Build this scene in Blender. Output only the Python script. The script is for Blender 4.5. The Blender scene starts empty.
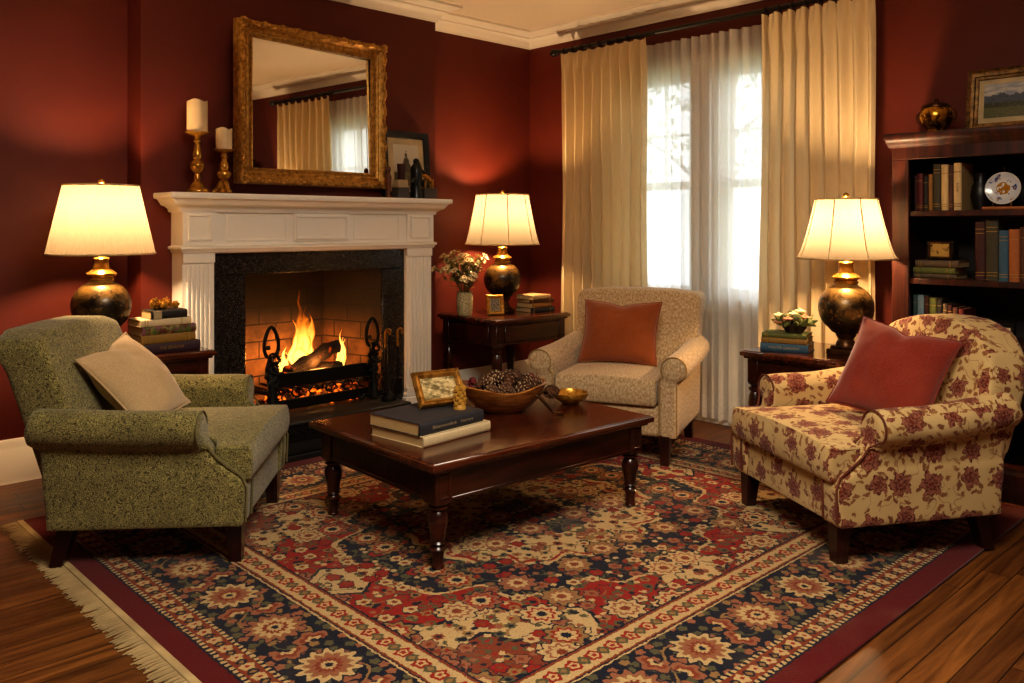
import bpy, bmesh, math, random
from mathutils import Vector, Matrix, noise as mnoise
R = math.radians; PI = math.pi
rng = random.Random(7)
SC = bpy.context.scene
COL = SC.collection

# ------------------------------------------------------------------ shader expressions
NT = None
def hexc(h, a=1.0):
    h = h.lstrip('#')
    out = []
    for i in (0, 2, 4):
        c = int(h[i:i+2], 16) / 255
        out.append(c / 12.92 if c <= .04045 else ((c + .055) / 1.055) ** 2.4)
    return (out[0], out[1], out[2], a)

class X:
    def __init__(s, k): s.k = k
    def __add__(a, b): return M('ADD', a, b)
    __radd__ = __add__
    def __sub__(a, b): return M('SUBTRACT', a, b)
    def __rsub__(a, b): return M('SUBTRACT', b, a)
    def __mul__(a, b): return M('MULTIPLY', a, b)
    __rmul__ = __mul__
    def __truediv__(a, b): return M('DIVIDE', a, b)
    def __neg__(a): return M('MULTIPLY', a, -1.0)
def nd(t): return NT.nodes.new(t)
def put(s, v):
    if isinstance(v, X): NT.links.new(v.k, s)
    else: s.default_value = v
def M(op, *a):
    n = nd('ShaderNodeMath'); n.operation = op
    for i, v in enumerate(a): put(n.inputs[i], v)
    return X(n.outputs[0])
def absx(a): return M('ABSOLUTE', a)
def sinx(a): return M('SINE', a)
def cosx(a): return M('COSINE', a)
def minx(a, b): return M('MINIMUM', a, b)
def maxx(a, b): return M('MAXIMUM', a, b)
def fract(a): return M('FRACT', a)
def floor(a): return M('FLOOR', a)
def lt(a, b): return M('LESS_THAN', a, b)
def gt(a, b): return M('GREATER_THAN', a, b)
def sqrt(a): return M('SQRT', a)
def atan2(a, b): return M('ARCTAN2', a, b)
def power(a, b): return M('POWER', a, b)
def sel(c, a, b): return b + (a - b) * c        # c ? a : b
def SS(v, lo, hi):
    n = nd('ShaderNodeMapRange'); n.interpolation_type = 'SMOOTHSTEP'
    put(n.inputs[0], v); n.inputs[1].default_value = lo; n.inputs[2].default_value = hi
    return X(n.outputs[0])
def band(e, a, b): return gt(e, a) * lt(e, b)
def mix(f, a, b):
    n = nd('ShaderNodeMix'); n.data_type = 'RGBA'
    put(n.inputs[0], f)
    put(n.inputs[6], hexc(a) if isinstance(a, str) else a)
    put(n.inputs[7], hexc(b) if isinstance(b, str) else b)
    return X(n.outputs[2])
def coord(kind='Object'):
    return X(nd('ShaderNodeTexCoord').outputs[kind])
def sep(v):
    n = nd('ShaderNodeSeparateXYZ'); put(n.inputs[0], v)
    return [X(n.outputs[i]) for i in range(3)]
def comb(x, y, z=0.0):
    n = nd('ShaderNodeCombineXYZ')
    for i, v in enumerate((x, y, z)): put(n.inputs[i], v)
    return X(n.outputs[0])
def vmul(v, s):
    n = nd('ShaderNodeVectorMath'); n.operation = 'MULTIPLY'
    put(n.inputs[0], v); n.inputs[1].default_value = s
    return X(n.outputs[0])
def vadd(v, w):
    n = nd('ShaderNodeVectorMath'); n.operation = 'ADD'
    put(n.inputs[0], v); put(n.inputs[1], w)
    return X(n.outputs[0])
def noise(v, scale, detail=2.0, rough=.5, dist=0.0, color=False):
    n = nd('ShaderNodeTexNoise'); put(n.inputs['Vector'], v)
    n.inputs['Scale'].default_value = scale; n.inputs['Detail'].default_value = detail
    n.inputs['Roughness'].default_value = rough; n.inputs['Distortion'].default_value = dist
    return X(n.outputs[1 if color else 0])
def voro(v, scale, dim='2D', feature='F1', rnd=1.0):
    n = nd('ShaderNodeTexVoronoi'); n.voronoi_dimensions = dim; n.feature = feature
    put(n.inputs['Vector'], v); n.inputs['Scale'].default_value = scale
    n.inputs['Randomness'].default_value = rnd
    if feature == 'DISTANCE_TO_EDGE': return X(n.outputs['Distance'])
    return X(n.outputs['Distance']), X(n.outputs['Color']), X(n.outputs['Position'])

def mat(name, fn):
    global NT
    m = bpy.data.materials.new(name); m.use_nodes = True
    NT = m.node_tree
    bs = NT.nodes['Principled BSDF']
    d = fn()
    if 'shader' in d:
        NT.links.new(d['shader'], NT.nodes['Material Output'].inputs[0]); return m
    key = dict(color='Base Color', rough='Roughness', metal='Metallic', emit='Emission Color', emit_s='Emission Strength',
               spec='Specular IOR Level', sheen='Sheen Weight', coat='Coat Weight', coat_r='Coat Roughness', trans='Transmission Weight',
               alpha='Alpha', ior='IOR')
    for k, v in d.items():
        if k == 'bump': continue
        if isinstance(v, str): v = hexc(v)
        put(bs.inputs[key[k]], v)
    if 'bump' in d:
        h, st, di = d['bump']
        b = nd('ShaderNodeBump'); b.inputs['Strength'].default_value = st; b.inputs['Distance'].default_value = di
        put(b.inputs['Height'], h); NT.links.new(b.outputs[0], bs.inputs['Normal'])
    return m

def plain(name, c, rough=.5, metal=0.0, var=.12, scale=8.0, bump=0.0, **kw):
    def f():
        o = coord(); n = noise(o, scale, 4.0)
        k = SS(n, .3, .7)
        c0 = hexc(c); dk = tuple(x * (1 - var * 2) for x in c0[:3]) + (1,); lt_ = tuple(min(1, x * (1 + var)) for x in c0[:3]) + (1,)
        d = dict(color=mix(k, dk, lt_), rough=rough, metal=metal); d.update(kw)
        if bump: d['bump'] = (noise(o, scale * 9, 3.0), bump, .004)
        return d
    return mat(name, f)

# ---- materials
def f_wall():
    o = coord(); n = noise(o, 1.3, 5.0, .6); n2 = noise(o, 60.0, 3.0)
    return dict(color=mix(SS(n, .25, .75), '581f14', '672818'), rough=.55, bump=(n2, .12, .003), spec=.35)
def f_ceiling():
    o = coord(); return dict(color=mix(noise(o, 2.0, 3.0), 'dccfba', 'e4d8c4'), rough=.8)
def f_floor():
    x, y, z = sep(coord())
    w = .095; row = floor(y / w); off = fract(sinx(row * 12.9898) * 43758.5)
    xx = x / 1.3 + off * 3.0; pl = floor(xx)
    rnd = fract(sinx(row * 78.233 + pl * 37.719) * 43758.5)
    fy = fract(y / w); fx = fract(xx)
    gap = maxx(lt(minx(fy, 1.0 - fy), .018), lt(minx(fx, 1.0 - fx), .0015))
    g = noise(comb(x * 1.6, y * 26.0, rnd * 9.0), 1.0, 6.0, .65, .6)
    g2 = noise(comb(x * 5.0, y * 160.0, rnd * 5.0), 1.0, 3.0)
    c = mix(SS(g, .3, .7), '4a2810', '8f5a2a')
    c = mix(rnd * .55, c, '4a2711'); c = mix(SS(g2, .5, .8) * .35, c, '2e1608'); c = mix(gap, c, '120804')
    return dict(color=c, rough=.30 + g * .18, spec=.45, bump=(g2 - gap, .15, .002))
def f_trimwhite():
    o = coord(); return dict(color=mix(noise(o, 5.0, 3.0), 'ebe4d6', 'f2ece0'), rough=.42)
def f_granite():
    o = coord(); v, vc, vp = voro(o, 110.0, '3D'); n = noise(o, 60.0, 5.0, .7); n3 = noise(o, 14.0, 3.0)
    c = mix(SS(n, .35, .68), '100f0e', '2c2a27'); c = mix(gt(noise(o, 210.0, 2.0), .64) * .8, c, '7d7468'); c = mix(SS(n3, .55, .8) * .5, c, '0e0d0c')
    return dict(color=c, rough=.25, spec=.5)
def f_brick():
    uv = coord('UV'); b = nd('ShaderNodeTexBrick'); put(b.inputs['Vector'], uv)
    b.inputs['Scale'].default_value = 1.0; b.inputs['Brick Width'].default_value = .22; b.inputs['Row Height'].default_value = .105
    b.inputs['Mortar Size'].default_value = .005; b.inputs['Mortar Smooth'].default_value = .3
    b.inputs['Color1'].default_value = hexc('8a6038'); b.inputs['Color2'].default_value = hexc('6e4a2a'); b.inputs['Mortar'].default_value = hexc('1c1208')
    o = coord(); x, y, z = sep(o); n = noise(o, 9.0, 5.0, .65)
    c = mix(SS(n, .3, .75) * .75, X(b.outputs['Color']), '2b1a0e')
    c = mix(SS(z, .40, .74) * .96, c, '0b0705')  # shade in the upper firebox painted into the brick colour
    return dict(color=c, rough=.85, bump=(n - X(b.outputs['Fac']), .5, .01))
def wood(name, a, b, rough=.28, sx=(1.5, 16, 16), coat=.25):
    def f():
        o = coord(); g = noise(vmul(o, sx), 1.6, 6.0, .6, .8); g2 = noise(vmul(o, (sx[0] * 3, sx[1] * 5, sx[2] * 5)), 1.5, 3.0)
        c = mix(SS(g, .3, .72), a, b); c = mix(SS(g2, .5, .8) * .35, c, a)
        return dict(color=c, rough=rough, coat=coat, coat_r=.15, bump=(g2, .05, .001))
    return mat(name, f)
def f_green():
    uv = coord('UV'); n = noise(uv, 38.0, 2.0, .5, 0.0)
    w = noise(uv, 24.0, 1.0, color=True)
    x, y, z = sep(uv); wx, wy, wz = sep(w)
    ring = sinx(noise(comb(x, y), 55.0, 1.0, .5, 1.2) * 38.0)
    k = SS(ring, -.5, .6); fine = noise(uv, 320.0, 2.0); big = noise(coord(), 5.0, 3.0)
    c = mix(k, '403a20', '9a9058'); c = mix(SS(fine, .45, .75) * .45, c, 'a89f6e'); c = mix(SS(big, .4, .7) * .3, c, '4a4426')
    return dict(color=c, rough=.9, sheen=.25, spec=.15, bump=(ring * .5 + fine, .35, .004))
def f_beige():
    uv = coord('UV'); x, y, z = sep(uv)
    n = noise(comb(x * 95.0, y * 60.0), 1.0, 5.0, .75); n2 = noise(uv, 30.0, 5.0, .7, 1.0); n3 = noise(uv, 300.0, 2.0)
    c = mix(SS(n, .32, .68), '9c7c54', 'e0caa4'); c = mix(SS(n2, .5, .72) * .55, c, 'a88858'); c = mix(SS(n3, .5, .8) * .35, c, 'dcc49a')
    return dict(color=c, rough=.9, sheen=.25, spec=.15, bump=(n + n3 * .5, .3, .004))
def f_floral():
    uv0 = coord('UV'); jit = noise(uv0, 34.0, 4.0, .6, color=True)
    jx, jy, jz = sep(jit); x, y, z = sep(uv0)
    ux = x + (jx - .5) * .046; uy = y + (jy - .5) * .046
    uv = comb(ux, uy)
    d, c, p = voro(uv, 7.4, '2D', 'F1', .6); px, py, pz = sep(p); cr, cg, cb = sep(c)
    lx = ux - px; ly = uy - py; r = sqrt(lx * lx + ly * ly); th = atan2(ly, lx)
    size = .036 + cr * .020
    edge = size * (.86 + .10 * cosx(th * 9.0 + cg * 6.0) + .08 * cosx(th * 5.0))
    q = r / edge
    rings = SS(sinx(q * 11.0 + sinx(th * 5.0 + q * 4.0) * 1.4), -.2, .5)
    n1 = noise(uv0, 120.0, 3.0)
    flower = lt(q, 1.0)
    # sprigs: leaves round the flower heads, on small cells
    d2, c2, p2 = voro(uv, 27.0, '2D', 'F1', .9); p2x, p2y, p2z = sep(p2); c2r, c2g, c2b = sep(c2)
    ax = ux - p2x; ay = uy - p2y; an = c2r * 6.28
    ex = ax * cosx(an) + ay * sinx(an); ey = ay * cosx(an) - ax * sinx(an)
    leaf = lt(sqrt(ex * ex * .35 + ey * ey * 1.8), .0100)
    near = SS(r, .030, .045) * (1.0 - SS(r, .075, .09)) * gt(c2g, .22)
    stem = lt(absx(noise(uv0, 13.0, 1.0) - .5), .012) * gt(noise(uv0, 7.0, 1.0), .47)
    base = mix(noise(uv0, 9.0, 3.0), 'b99c68', 'cfb582')
    col = mix(stem * .6, base, '8a5c3a')
    col = mix(leaf * near * .9, col, mix(c2b, '6b3420', '8a5a30'))
    fc = mix(rings, '5e241c', '8e5442'); fc = mix(SS(n1, .42, .7) * .5, fc, 'a87c5c')
    fc = mix(lt(q, .2), fc, '6b2a1e')
    col = mix(flower, col, fc)
    n3 = noise(uv0, 420.0, 2.0)
    return dict(color=col, rough=.88, sheen=.15, spec=.15, bump=(n3, .2, .002))
def velvet(name, a, b):
    def f():
        o = coord(); n = noise(o, 4.0, 3.0, .5); n2 = noise(o, 260.0, 2.0)
        c = mix(SS(n, .2, .8) * .6, a, b); c = mix(SS(n2, .42, .66) * .5, c, b)
        return dict(color=c, rough=.95, sheen=.35, spec=.03, bump=(n2, .25, .003))
    return mat(name, f)
def f_rug():
    A, B = 1.615, 1.45
    P = coord(); u, v, _ = sep(P)
    wb = noise(P, 55.0, 2.0, color=True); w1, w2, w3 = sep(wb)
    wf = noise(P, 150.0, 2.0, color=True); f1_, f2_, f3_ = sep(wf)
    u = u + (w1 - .5) * .015 + (f1_ - .5) * .010; v = v + (w2 - .5) * .015 + (f2_ - .5) * .010
    au = absx(u); av = absx(v); eu = A - au; ev = B - av
    e = minx(eu, ev); s = sel(lt(eu, ev), v, u)
    MAR, RED, NAVY, CRM, RUST, SAL, OLV, TAN = '5c0f12', '8c2018', '161c2a', 'b89c6e', '7a3822', '8e5a40', '56523a', '8a6a42'
    def ros(px, py, rad, n, ph=0.0):
        r = sqrt(px * px + py * py); th = atan2(py, px)
        return r / (rad * (.88 + .12 * cosx(th * n + ph))), th
    def paint(col, q, cols, steps):
        for c, st in zip(cols, steps): col = mix(lt(q, st), col, c)
        return col
    # scattered flowers shared by all grounds, mirrored about both axes
    m2 = comb(au, av)
    def scatter(vec, vx, vy, scale, rad, n):
        d, c, p = voro(vec, scale, '2D', 'F1', .8); px, py, pz = sep(p); cr, cg, cb = sep(c)
        q, th = ros(vx - px, vy - py, rad, n, cr * 6.0)
        return q, cr, cg, cb
    q1, r1, g1, b1 = scatter(m2, au, av, 5.2, .07, 9.0)
    q2, r2, g2, b2 = scatter(m2, au, av, 13.0, .028, 6.0)
    q3, r3, g3, b3 = scatter(m2, au, av, 27.0, .0125, 5.0)
    vine = lt(absx(noise(m2, 6.5, 1.0, .5, .8) - .5), .014)
    # field grounds
    th = atan2(v, u)
    md = sqrt((u / .86) * (u / .86) + (v / .70) * (v / .70)) * (1.0 + .055 * cosx(th * 12.0) + .03 * cosx(th * 24.0))
    fa, fb = A - .565, B - .565
    cu = fa - au; cv = fb - av; cth = atan2(cv, cu)
    cd = sqrt((cu / .52) * (cu / .52) + (cv / .46) * (cv / .46)) * (1.0 + .09 * cosx(cth * 10.0))
    g = mix(lt(md, 1.0), RED, CRM); g = mix(lt(md, .975), g, NAVY)
    g = mix(lt(md, .66), g, CRM); g = mix(lt(md, .63), g, RED)
    g = mix(lt(md, .60), g, CRM); g = mix(lt(md, .34), g, CRM); g = mix(lt(md, .31), g, NAVY)
    g = mix(lt(cd, 1.0), g, NAVY); g = mix(lt(cd, .965), g, CRM); g = mix(lt(cd, .62), g, NAVY); g = mix(lt(cd, .58), g, RUST)
    loz = absx(au - .97) / .17 + av / .13
    loz2 = au / .22 + absx(av - .80) / .11
    lz = minx(loz, loz2)
    g = mix(lt(lz, 1.12), g, NAVY); g = mix(lt(lz, 1.0), g, CRM)
    g = mix(vine, g, mix(gt(noise(m2, 3.0, 0.0), .5), OLV, TAN))
    q4, r4, g4, b4 = scatter(m2, au, av, 18.5, .0215, 7.0)
    g = mix(lt(q4, 1.0) * gt(b4, .3), g, mix(gt(r4, .35), RUST, mix(gt(r4, .7), OLV, TAN))); g = mix(lt(q4, .45) * gt(b4, .3), g, mix(gt(g4, .5), NAVY, RED))
    leafc = mix(gt(r3, .3), OLV, mix(gt(r3, .65), CRM, SAL))
    leafc = mix(gt(g3, .72), leafc, NAVY)
    g = mix(lt(q3, 1.0) * gt(b3, .45), g, leafc)
    f2 = mix(gt(r2, .4), CRM, mix(gt(r2, .7), SAL, RED))
    g = mix(lt(q2, 1.15) * gt(g2, .42), g, NAVY); g = mix(lt(q2, 1.0) * gt(g2, .42), g, f2); g = mix(lt(q2, .4) * gt(g2, .42), g, RUST)
    f1 = mix(gt(r1, .5), CRM, mix(gt(r1, .8), TAN, SAL)); ok1 = gt(g1, .25)
    g = mix(lt(q1, 1.12) * ok1, g, NAVY); g = mix(lt(q1, 1.0) * ok1, g, f1); g = mix(lt(q1, .72) * ok1, g, mix(gt(b1, .5), RED, SAL))
    g = mix(lt(q1, .55) * ok1, g, CRM); g = mix(lt(q1, .28) * ok1, g, mix(gt(b1, .5), NAVY, RUST))
    # main border
    L = .31; c = s / L; cx = (fract(c) - .5) * L; par = fract(floor(c) * .5) * 2.0; ec = e - .312
    cx2 = (fract(c + .5) - .5) * L
    mb = mix(lt(absx(ec - .075 * sinx(c * 6.283)), .006), NAVY, TAN)
    mb = mix(lt(absx(ec + .06 * sinx(c * 6.283 + .7)), .004), mb, OLV)
    qs, rs, gs, bs = scatter(comb(s, e), s, e, 22.0, .017, 5.0)
    mb = mix(lt(qs, 1.0), mb, mix(gt(rs, .45), OLV, mix(gt(rs, .75), SAL, TAN)))
    qa, _ = ros(cx2, ec - .045 * (par * 2.0 - 1.0), .062, 6.0); mb = paint(mb, qa, (NAVY, SAL, RUST, CRM, NAVY), (1.15, 1.0, .7, .45, .2))
    qb, _ = ros(cx, ec, .096, 13.0)
    pet = mix(par, CRM, SAL); inner = mix(par, SAL, CRM)
    mb = paint(mb, qb, (NAVY, pet, TAN, inner, RUST, CRM, NAVY), (1.1, 1.0, .76, .7, .45, .28, .13))
    # guards
    def guard(base, fcol, per, ctr, rad, v2):
        k = s / per; gx = (fract(k) - .5) * per
        qg, _ = ros(gx, e - ctr, rad, 5.0)
        gx2 = (fract(k + .5) - .5) * per; qh, _ = ros(gx2, e - ctr, rad * .75, 4.0)
        o = mix(lt(absx(e - ctr - .4 * rad * sinx(k * 6.283 * 2.0)), .004), base, OLV)
        o = paint(o, qg, (fcol, CRM, RED), (1.0, .6, .3)); return paint(o, qh, (v2, TAN), (1.0, .5))
    g_out = guard(hexc(RUST), CRM, .07, .142, .024, NAVY)
    g_in = guard(hexc(CRM), RED, .085, .505, .030, OLV)
    col = g
    col = mix(lt(e, .565), col, NAVY); col = mix(lt(e, .558), col, RUST); col = mix(lt(e, .548), col, g_in)
    col = mix(lt(e, .463), col, RUST); col = mix(lt(e, .455), col, NAVY); col = mix(lt(e, .450), col, CRM); col = mix(lt(e, .443), col, mb)
    dots = gt(fract(s / .024), .45)
    col = mix(lt(e, .186), col, mix(dots, NAVY, CRM)); col = mix(lt(e, .172), col, g_out)
    col = mix(lt(e, .113), col, mix(dots, NAVY, CRM)); col = mix(lt(e, .098), col, NAVY); col = mix(lt(e, .09), col, MAR)
    fine = noise(P, 190.0, 3.0, .7); age = noise(P, 2.5, 4.0)
    col = mix(SS(fine, .42, .78) * .48, col, '2a1a16'); col = mix(SS(age, .5, .8) * .16, col, 'a08468')
    return dict(color=col, rough=.95, sheen=.12, spec=.1, bump=(fine, .5, .006))
def f_curtain():
    o = coord(); n = noise(vmul(o, (60, 60, 14)), 1.0, 4.0, .7)
    c = mix(n, 'e0cda2', 'eedcb8')
    a = nd('ShaderNodeBsdfDiffuse'); b = nd('ShaderNodeBsdfTranslucent'); put(a.inputs[0], c); put(b.inputs[0], c)
    m = nd('ShaderNodeMixShader'); m.inputs[0].default_value = .22
    NT.links.new(a.outputs[0], m.inputs[1]); NT.links.new(b.outputs[0], m.inputs[2])
    return dict(shader=m.outputs[0])
def f_sheer():
    o = coord(); x, y, z = sep(o); n = noise(vmul(o, (220, 220, 40)), 1.0, 3.0)
    lace = lt(z, .19) * lt(absx(sinx(noise(o, 16.0, 2.0) * 22.0)), .5)
    c = mix(n, 'e6e3dc', 'f2f0ea')
    a = nd('ShaderNodeBsdfDiffuse'); b = nd('ShaderNodeBsdfTranslucent'); t = nd('ShaderNodeBsdfTransparent')
    put(a.inputs[0], c); put(b.inputs[0], c)
    m = nd('ShaderNodeMixShader'); m.inputs[0].default_value = .5
    NT.links.new(a.outputs[0], m.inputs[1]); NT.links.new(b.outputs[0], m.inputs[2])
    m2 = nd('ShaderNodeMixShader'); put(m2.inputs[0], .62 - lace * .3 + n * .1)
    NT.links.new(t.outputs[0], m2.inputs[2]); NT.links.new(m.outputs[0], m2.inputs[1])
    # factor: share that passes straight through
    put(m2.inputs[0], .12 - lace * .08 - n * .04)
    return dict(shader=m2.outputs[0])
def f_shade(name, c0, trans=.75, dark=.865, hi='f0dcb4'):
    def f():
        o = coord(); n = noise(vmul(o, (40, 40, 90)), 1.0, 3.0); c = mix(n, c0, hi); c = mix(dark, c, '000000')
        a = nd('ShaderNodeBsdfDiffuse'); b = nd('ShaderNodeBsdfTranslucent'); put(a.inputs[0], c); put(b.inputs[0], c)
        m = nd('ShaderNodeMixShader'); m.inputs[0].default_value = trans
        NT.links.new(a.outputs[0], m.inputs[1]); NT.links.new(b.outputs[0], m.inputs[2])
        return dict(shader=m.outputs[0])
    return mat(name, f)
def f_flame():
    o = coord(); x, y, z = sep(o)
    h = SS(z, 0.0, .40); n = noise(vmul(o, (9, 9, 4)), 1.2, 3.0, .6, .6)
    lw = nd('ShaderNodeLayerWeight'); lw.inputs[0].default_value = .35
    core = 1.0 - X(lw.outputs['Facing'])
    k = core * 1.1 - h * .75 + n * .45
    c = mix(SS(k, .1, .75), 'ff3c04', 'ff8418'); c = mix(SS(k, .6, 1.2), c, 'ffc860')
    em = nd('ShaderNodeEmission'); put(em.inputs[0], c); put(em.inputs[1], .6 + SS(k, .3, 1.2) * 1.5)
    t = nd('ShaderNodeBsdfTransparent'); m = nd('ShaderNodeMixShader')
    put(m.inputs[0], SS(core + n * .9 - h * .85, .45, 1.15))
    NT.links.new(t.outputs[0], m.inputs[1]); NT.links.new(em.outputs[0], m.inputs[2])
    return dict(shader=m.outputs[0])
def f_ember():
    o = coord(); n = noise(o, 26.0, 3.0)
    return dict(color=mix(n, '1a0f0a', '6b3a1a'), rough=.9, emit=mix(SS(n, .45, .7), '3a0a00', 'ff6a14'), emit_s=SS(n, .5, .72) * 3.0)
def f_log():
    o = coord(); n = noise(vmul(o, (6, 40, 40)), 1.0, 5.0, .7)
    return dict(color=mix(n, '0a0604', '2e1c10'), rough=.95, emit=hexc('ff5a10'), emit_s=SS(noise(o, 14.0, 3.0), .62, .75) * .5, bump=(n, 1.0, .02))
def f_lampbody():
    o = coord(); x, y, z = sep(o); n = noise(o, 13.0, 6.0, .7, .6); n2 = noise(o, 60.0, 3.0)
    k = SS(n + (z - .24) * 1.6, .42, .78)  # gold towards the top paints in lamplight falling from the shade
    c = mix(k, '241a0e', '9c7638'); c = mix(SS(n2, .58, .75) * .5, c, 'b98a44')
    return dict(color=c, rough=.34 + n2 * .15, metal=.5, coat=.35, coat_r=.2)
def f_gold(name, a, b, rough=.32, scale=40.0, bump=.5):
    def f():
        o = coord(); n = noise(o, scale, 4.0, .65)
        return dict(color=mix(SS(n, .3, .68), a, b), rough=rough, metal=.65, bump=(n, bump, .006))
    return mat(name, f)
def f_glass():
    t = nd('ShaderNodeBsdfTransparent'); g = nd('ShaderNodeBsdfGlossy'); g.inputs['Roughness'].default_value = .03
    t.inputs[0].default_value = (.96, .97, .97, 1)
    m = nd('ShaderNodeMixShader'); m.inputs[0].default_value = .06
    NT.links.new(t.outputs[0], m.inputs[1]); NT.links.new(g.outputs[0], m.inputs[2]); return dict(shader=m.outputs[0])
def f_mirror(): 
    o = coord(); return dict(color=mix(noise(o, 2.0), 'e8e4dc', 'efece4'), metal=1.0, rough=.015)
def f_landscape():
    x, y, z = sep(coord('UV')); n = noise(comb(x * 1.0, 0.0), 7.0, 4.0, .6)
    sk = noise(comb(x * 4.0, y * 9.0), 1.2, 4.0); c = mix(SS(sk, .35, .65), '8e94a0', 'c9c4b6')
    c = mix(lt(y, .42 + n * .5), c, mix(noise(comb(x, y), 14.0, 4.0), '2c3340', '5d6673'))
    c = mix(lt(y, .30 + noise(comb(x, 3.0), 22.0, 3.0) * .28), c, mix(noise(comb(x, y), 30.0, 3.0), '1f2616', '4a4c2c'))
    c = mix(lt(y, .30), c, mix(noise(comb(x * 2.0, y * 6.0), 6.0, 4.0), '3f4424', '6f6a3c'))
    c = mix(gt(noise(comb(x, y), 46.0, 2.0), .68) * lt(y, .45), c, 'b9ae90')
    return dict(color=c, rough=.4)
def f_treeprint():
    x, y, z = sep(coord('UV')); n = noise(comb(x, y), 14.0, 5.0, .7)
    c = mix(y, 'b8ad94', 'cfc8b4')
    tri = absx(x - .5) * 1.5 + (n - .5) * .5
    c = mix(lt(tri, .62 - y * .75) * gt(y, .2), c, mix(n, '2c2f22', '6d5a3c'))
    c = mix(lt(y, .26 + n * .12), c, mix(n, '4a4a2e', '8a7a52'))
    return dict(color=c, rough=.4)
def f_photo(a, b, c_, sc):
    def f():
        uv = coord('UV'); n = noise(uv, sc, 4.0, .65); n2 = noise(uv, sc * 2.6, 3.0)
        c = mix(SS(n, .38, .62), a, b); c = mix(SS(n2, .5, .68) * .8, c, c_); return dict(color=c, rough=.35)
    return f
def f_plate():
    x, y, z = sep(coord()); r = sqrt(x * x + z * z); n = noise(coord(), 26.0, 3.0, .6); n2 = noise(coord(), 55.0, 2.0)
    c = mix(SS(r, .02, .09), 'd8d6cf', 'b9bcc4'); c = mix(gt(n, .58), c, '2c4a86'); c = mix(gt(n2, .66), c, 'b58a3a')
    c = mix(lt(r, .036) * gt(n2, .42), c, 'a5701f'); c = mix(gt(r, .083), c, 'c8c6be')
    return dict(color=c, rough=.2, coat=.4)
def f_box():
    x, y, z = sep(coord()); n = noise(coord(), 60.0, 4.0); n2 = noise(coord(), 30.0, 3.0)
    inn = lt(absx(x), .045) * lt(absx(z - .048), .032)
    c = mix(SS(n, .4, .65), '14100a', '3a2c14'); c = mix(inn * SS(n2, .35, .5), c, 'b3934e')
    return dict(color=c, rough=.4, metal=.3)
def cloth(name, a, b, lines=True, lc='b08a3c'):
    def f():
        o = coord(); n = noise(o, 60.0, 3.0); return dict(color=mix(n, a, b), rough=.62, bump=(noise(o, 400.0, 2.0), .1, .001))
    return mat(name, f)
def f_pages():
    x, y, z = sep(coord()); n = noise(vmul(coord(), (30, 30, 900)), 1.0, 2.0)
    return dict(color=mix(n, 'b9965f', 'd8bd8c'), rough=.9)
def f_bookdust():      # patterned dust jacket of mixed coloured blotches
    n = noise(coord(), 34.0, 3.0, color=True); r, g, b = sep(n)
    c = mix(SS(r, .45, .55), '5a2a1c', '54602c'); c = mix(SS(g, .52, .6), c, '8a7a40'); c = mix(SS(b, .56, .62), c, '7a4a5a')
    return dict(color=c, rough=.5)
def f_iron():
    n = noise(coord(), 70.0, 3.0); return dict(color=mix(n, '080706', '1c1916'), rough=.5, metal=.5, bump=(n, .4, .003))
def f_vase():
    o = coord(); v, c, p = voro(o, 95.0, '3D'); return dict(color=mix(SS(v, .2, .6), '9a8a5c', 'cfc49a'), rough=.3, bump=(v, .7, .006), spec=.5)
def f_bronzevessel():
    o = coord(); n = noise(vmul(o, (18, 18, 9)), 1.4, 4.0, .6, .5); return dict(color=mix(SS(n, .4, .62), '4a2c0c', 'd09a38'), rough=.25, metal=.85)
def f_bowl():
    o = coord(); n = noise(vmul(o, (10, 10, 50)), 1.2, 4.0); return dict(color=mix(SS(n, .3, .7), '6e3c16', 'ac7234'), rough=.34, coat=.3, bump=(n, .12, .002))

m_wall = mat('red wall paint', f_wall); m_ceil = mat('ceiling paint', f_ceiling); m_floor = mat('oak boards', f_floor)
m_white = mat('cream woodwork', f_trimwhite); m_gran = mat('granite', f_granite); m_brick = mat('fire brick', f_brick)
m_mahog = wood('mahogany', '1e0a06', '4a1d0f'); m_table = wood('table top mahogany', '2e1209', '5e2a14', .2, coat=.5); m_case = wood('bookcase wood', '1d0b06', '4d2010', .4, (16, 16, 1.5))
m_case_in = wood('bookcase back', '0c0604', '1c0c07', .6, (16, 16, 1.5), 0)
m_leg = wood('chair leg', '160705', '38130c', .3, (14, 14, 2))
m_green = mat('green upholstery', f_green); m_beige = mat('beige upholstery', f_beige); m_floral = mat('floral upholstery', f_floral)
m_piping_f = plain('maroon piping', '6b3420', .8); m_piping_g = plain('green piping', '6b6440', .9); m_piping_b = plain('beige piping', 'a88a5a', .9)
m_pil_rust = velvet('rust velvet', '86431f', 'aa6238'); m_pil_red = velvet('red velvet', '752a20', '9c4836'); m_pil_lin = velvet('linen', 'b0946c', 'd2b890')
m_rug = mat('persian rug', f_rug); m_fringe = plain('fringe', 'b49c70', .95)
m_curt = mat('curtain cloth', f_curtain); m_sheer = mat('sheer cloth', f_sheer)
m_shade1 = f_shade('pleated shade', 'f2dcb8', hi='f8e8c8'); m_shade2 = f_shade('panel shade', 'f4e0c0', hi='faecd0')
m_shtrim = plain('shade trim', 'cdb183', .8)
m_flame = mat('flame', f_flame); m_ember = mat('embers', f_ember); m_log = mat('charred log', f_log)
m_lamp = mat('lamp bronze', f_lampbody); m_brass = f_gold('brass', '94641f', 'd6a248', .25, 18.0, .1); m_gilt = f_gold('gilt frame', '8f642a', 'd0a050', .42, 40.0, .25)
m_dull = f_gold('dull gilt', '4e3a20', '967040', .45, 40.0, .25); m_darkbrass = f_gold('dark bronze', '2c1a0a', '5e3c18', .35, 24.0, .2)
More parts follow.
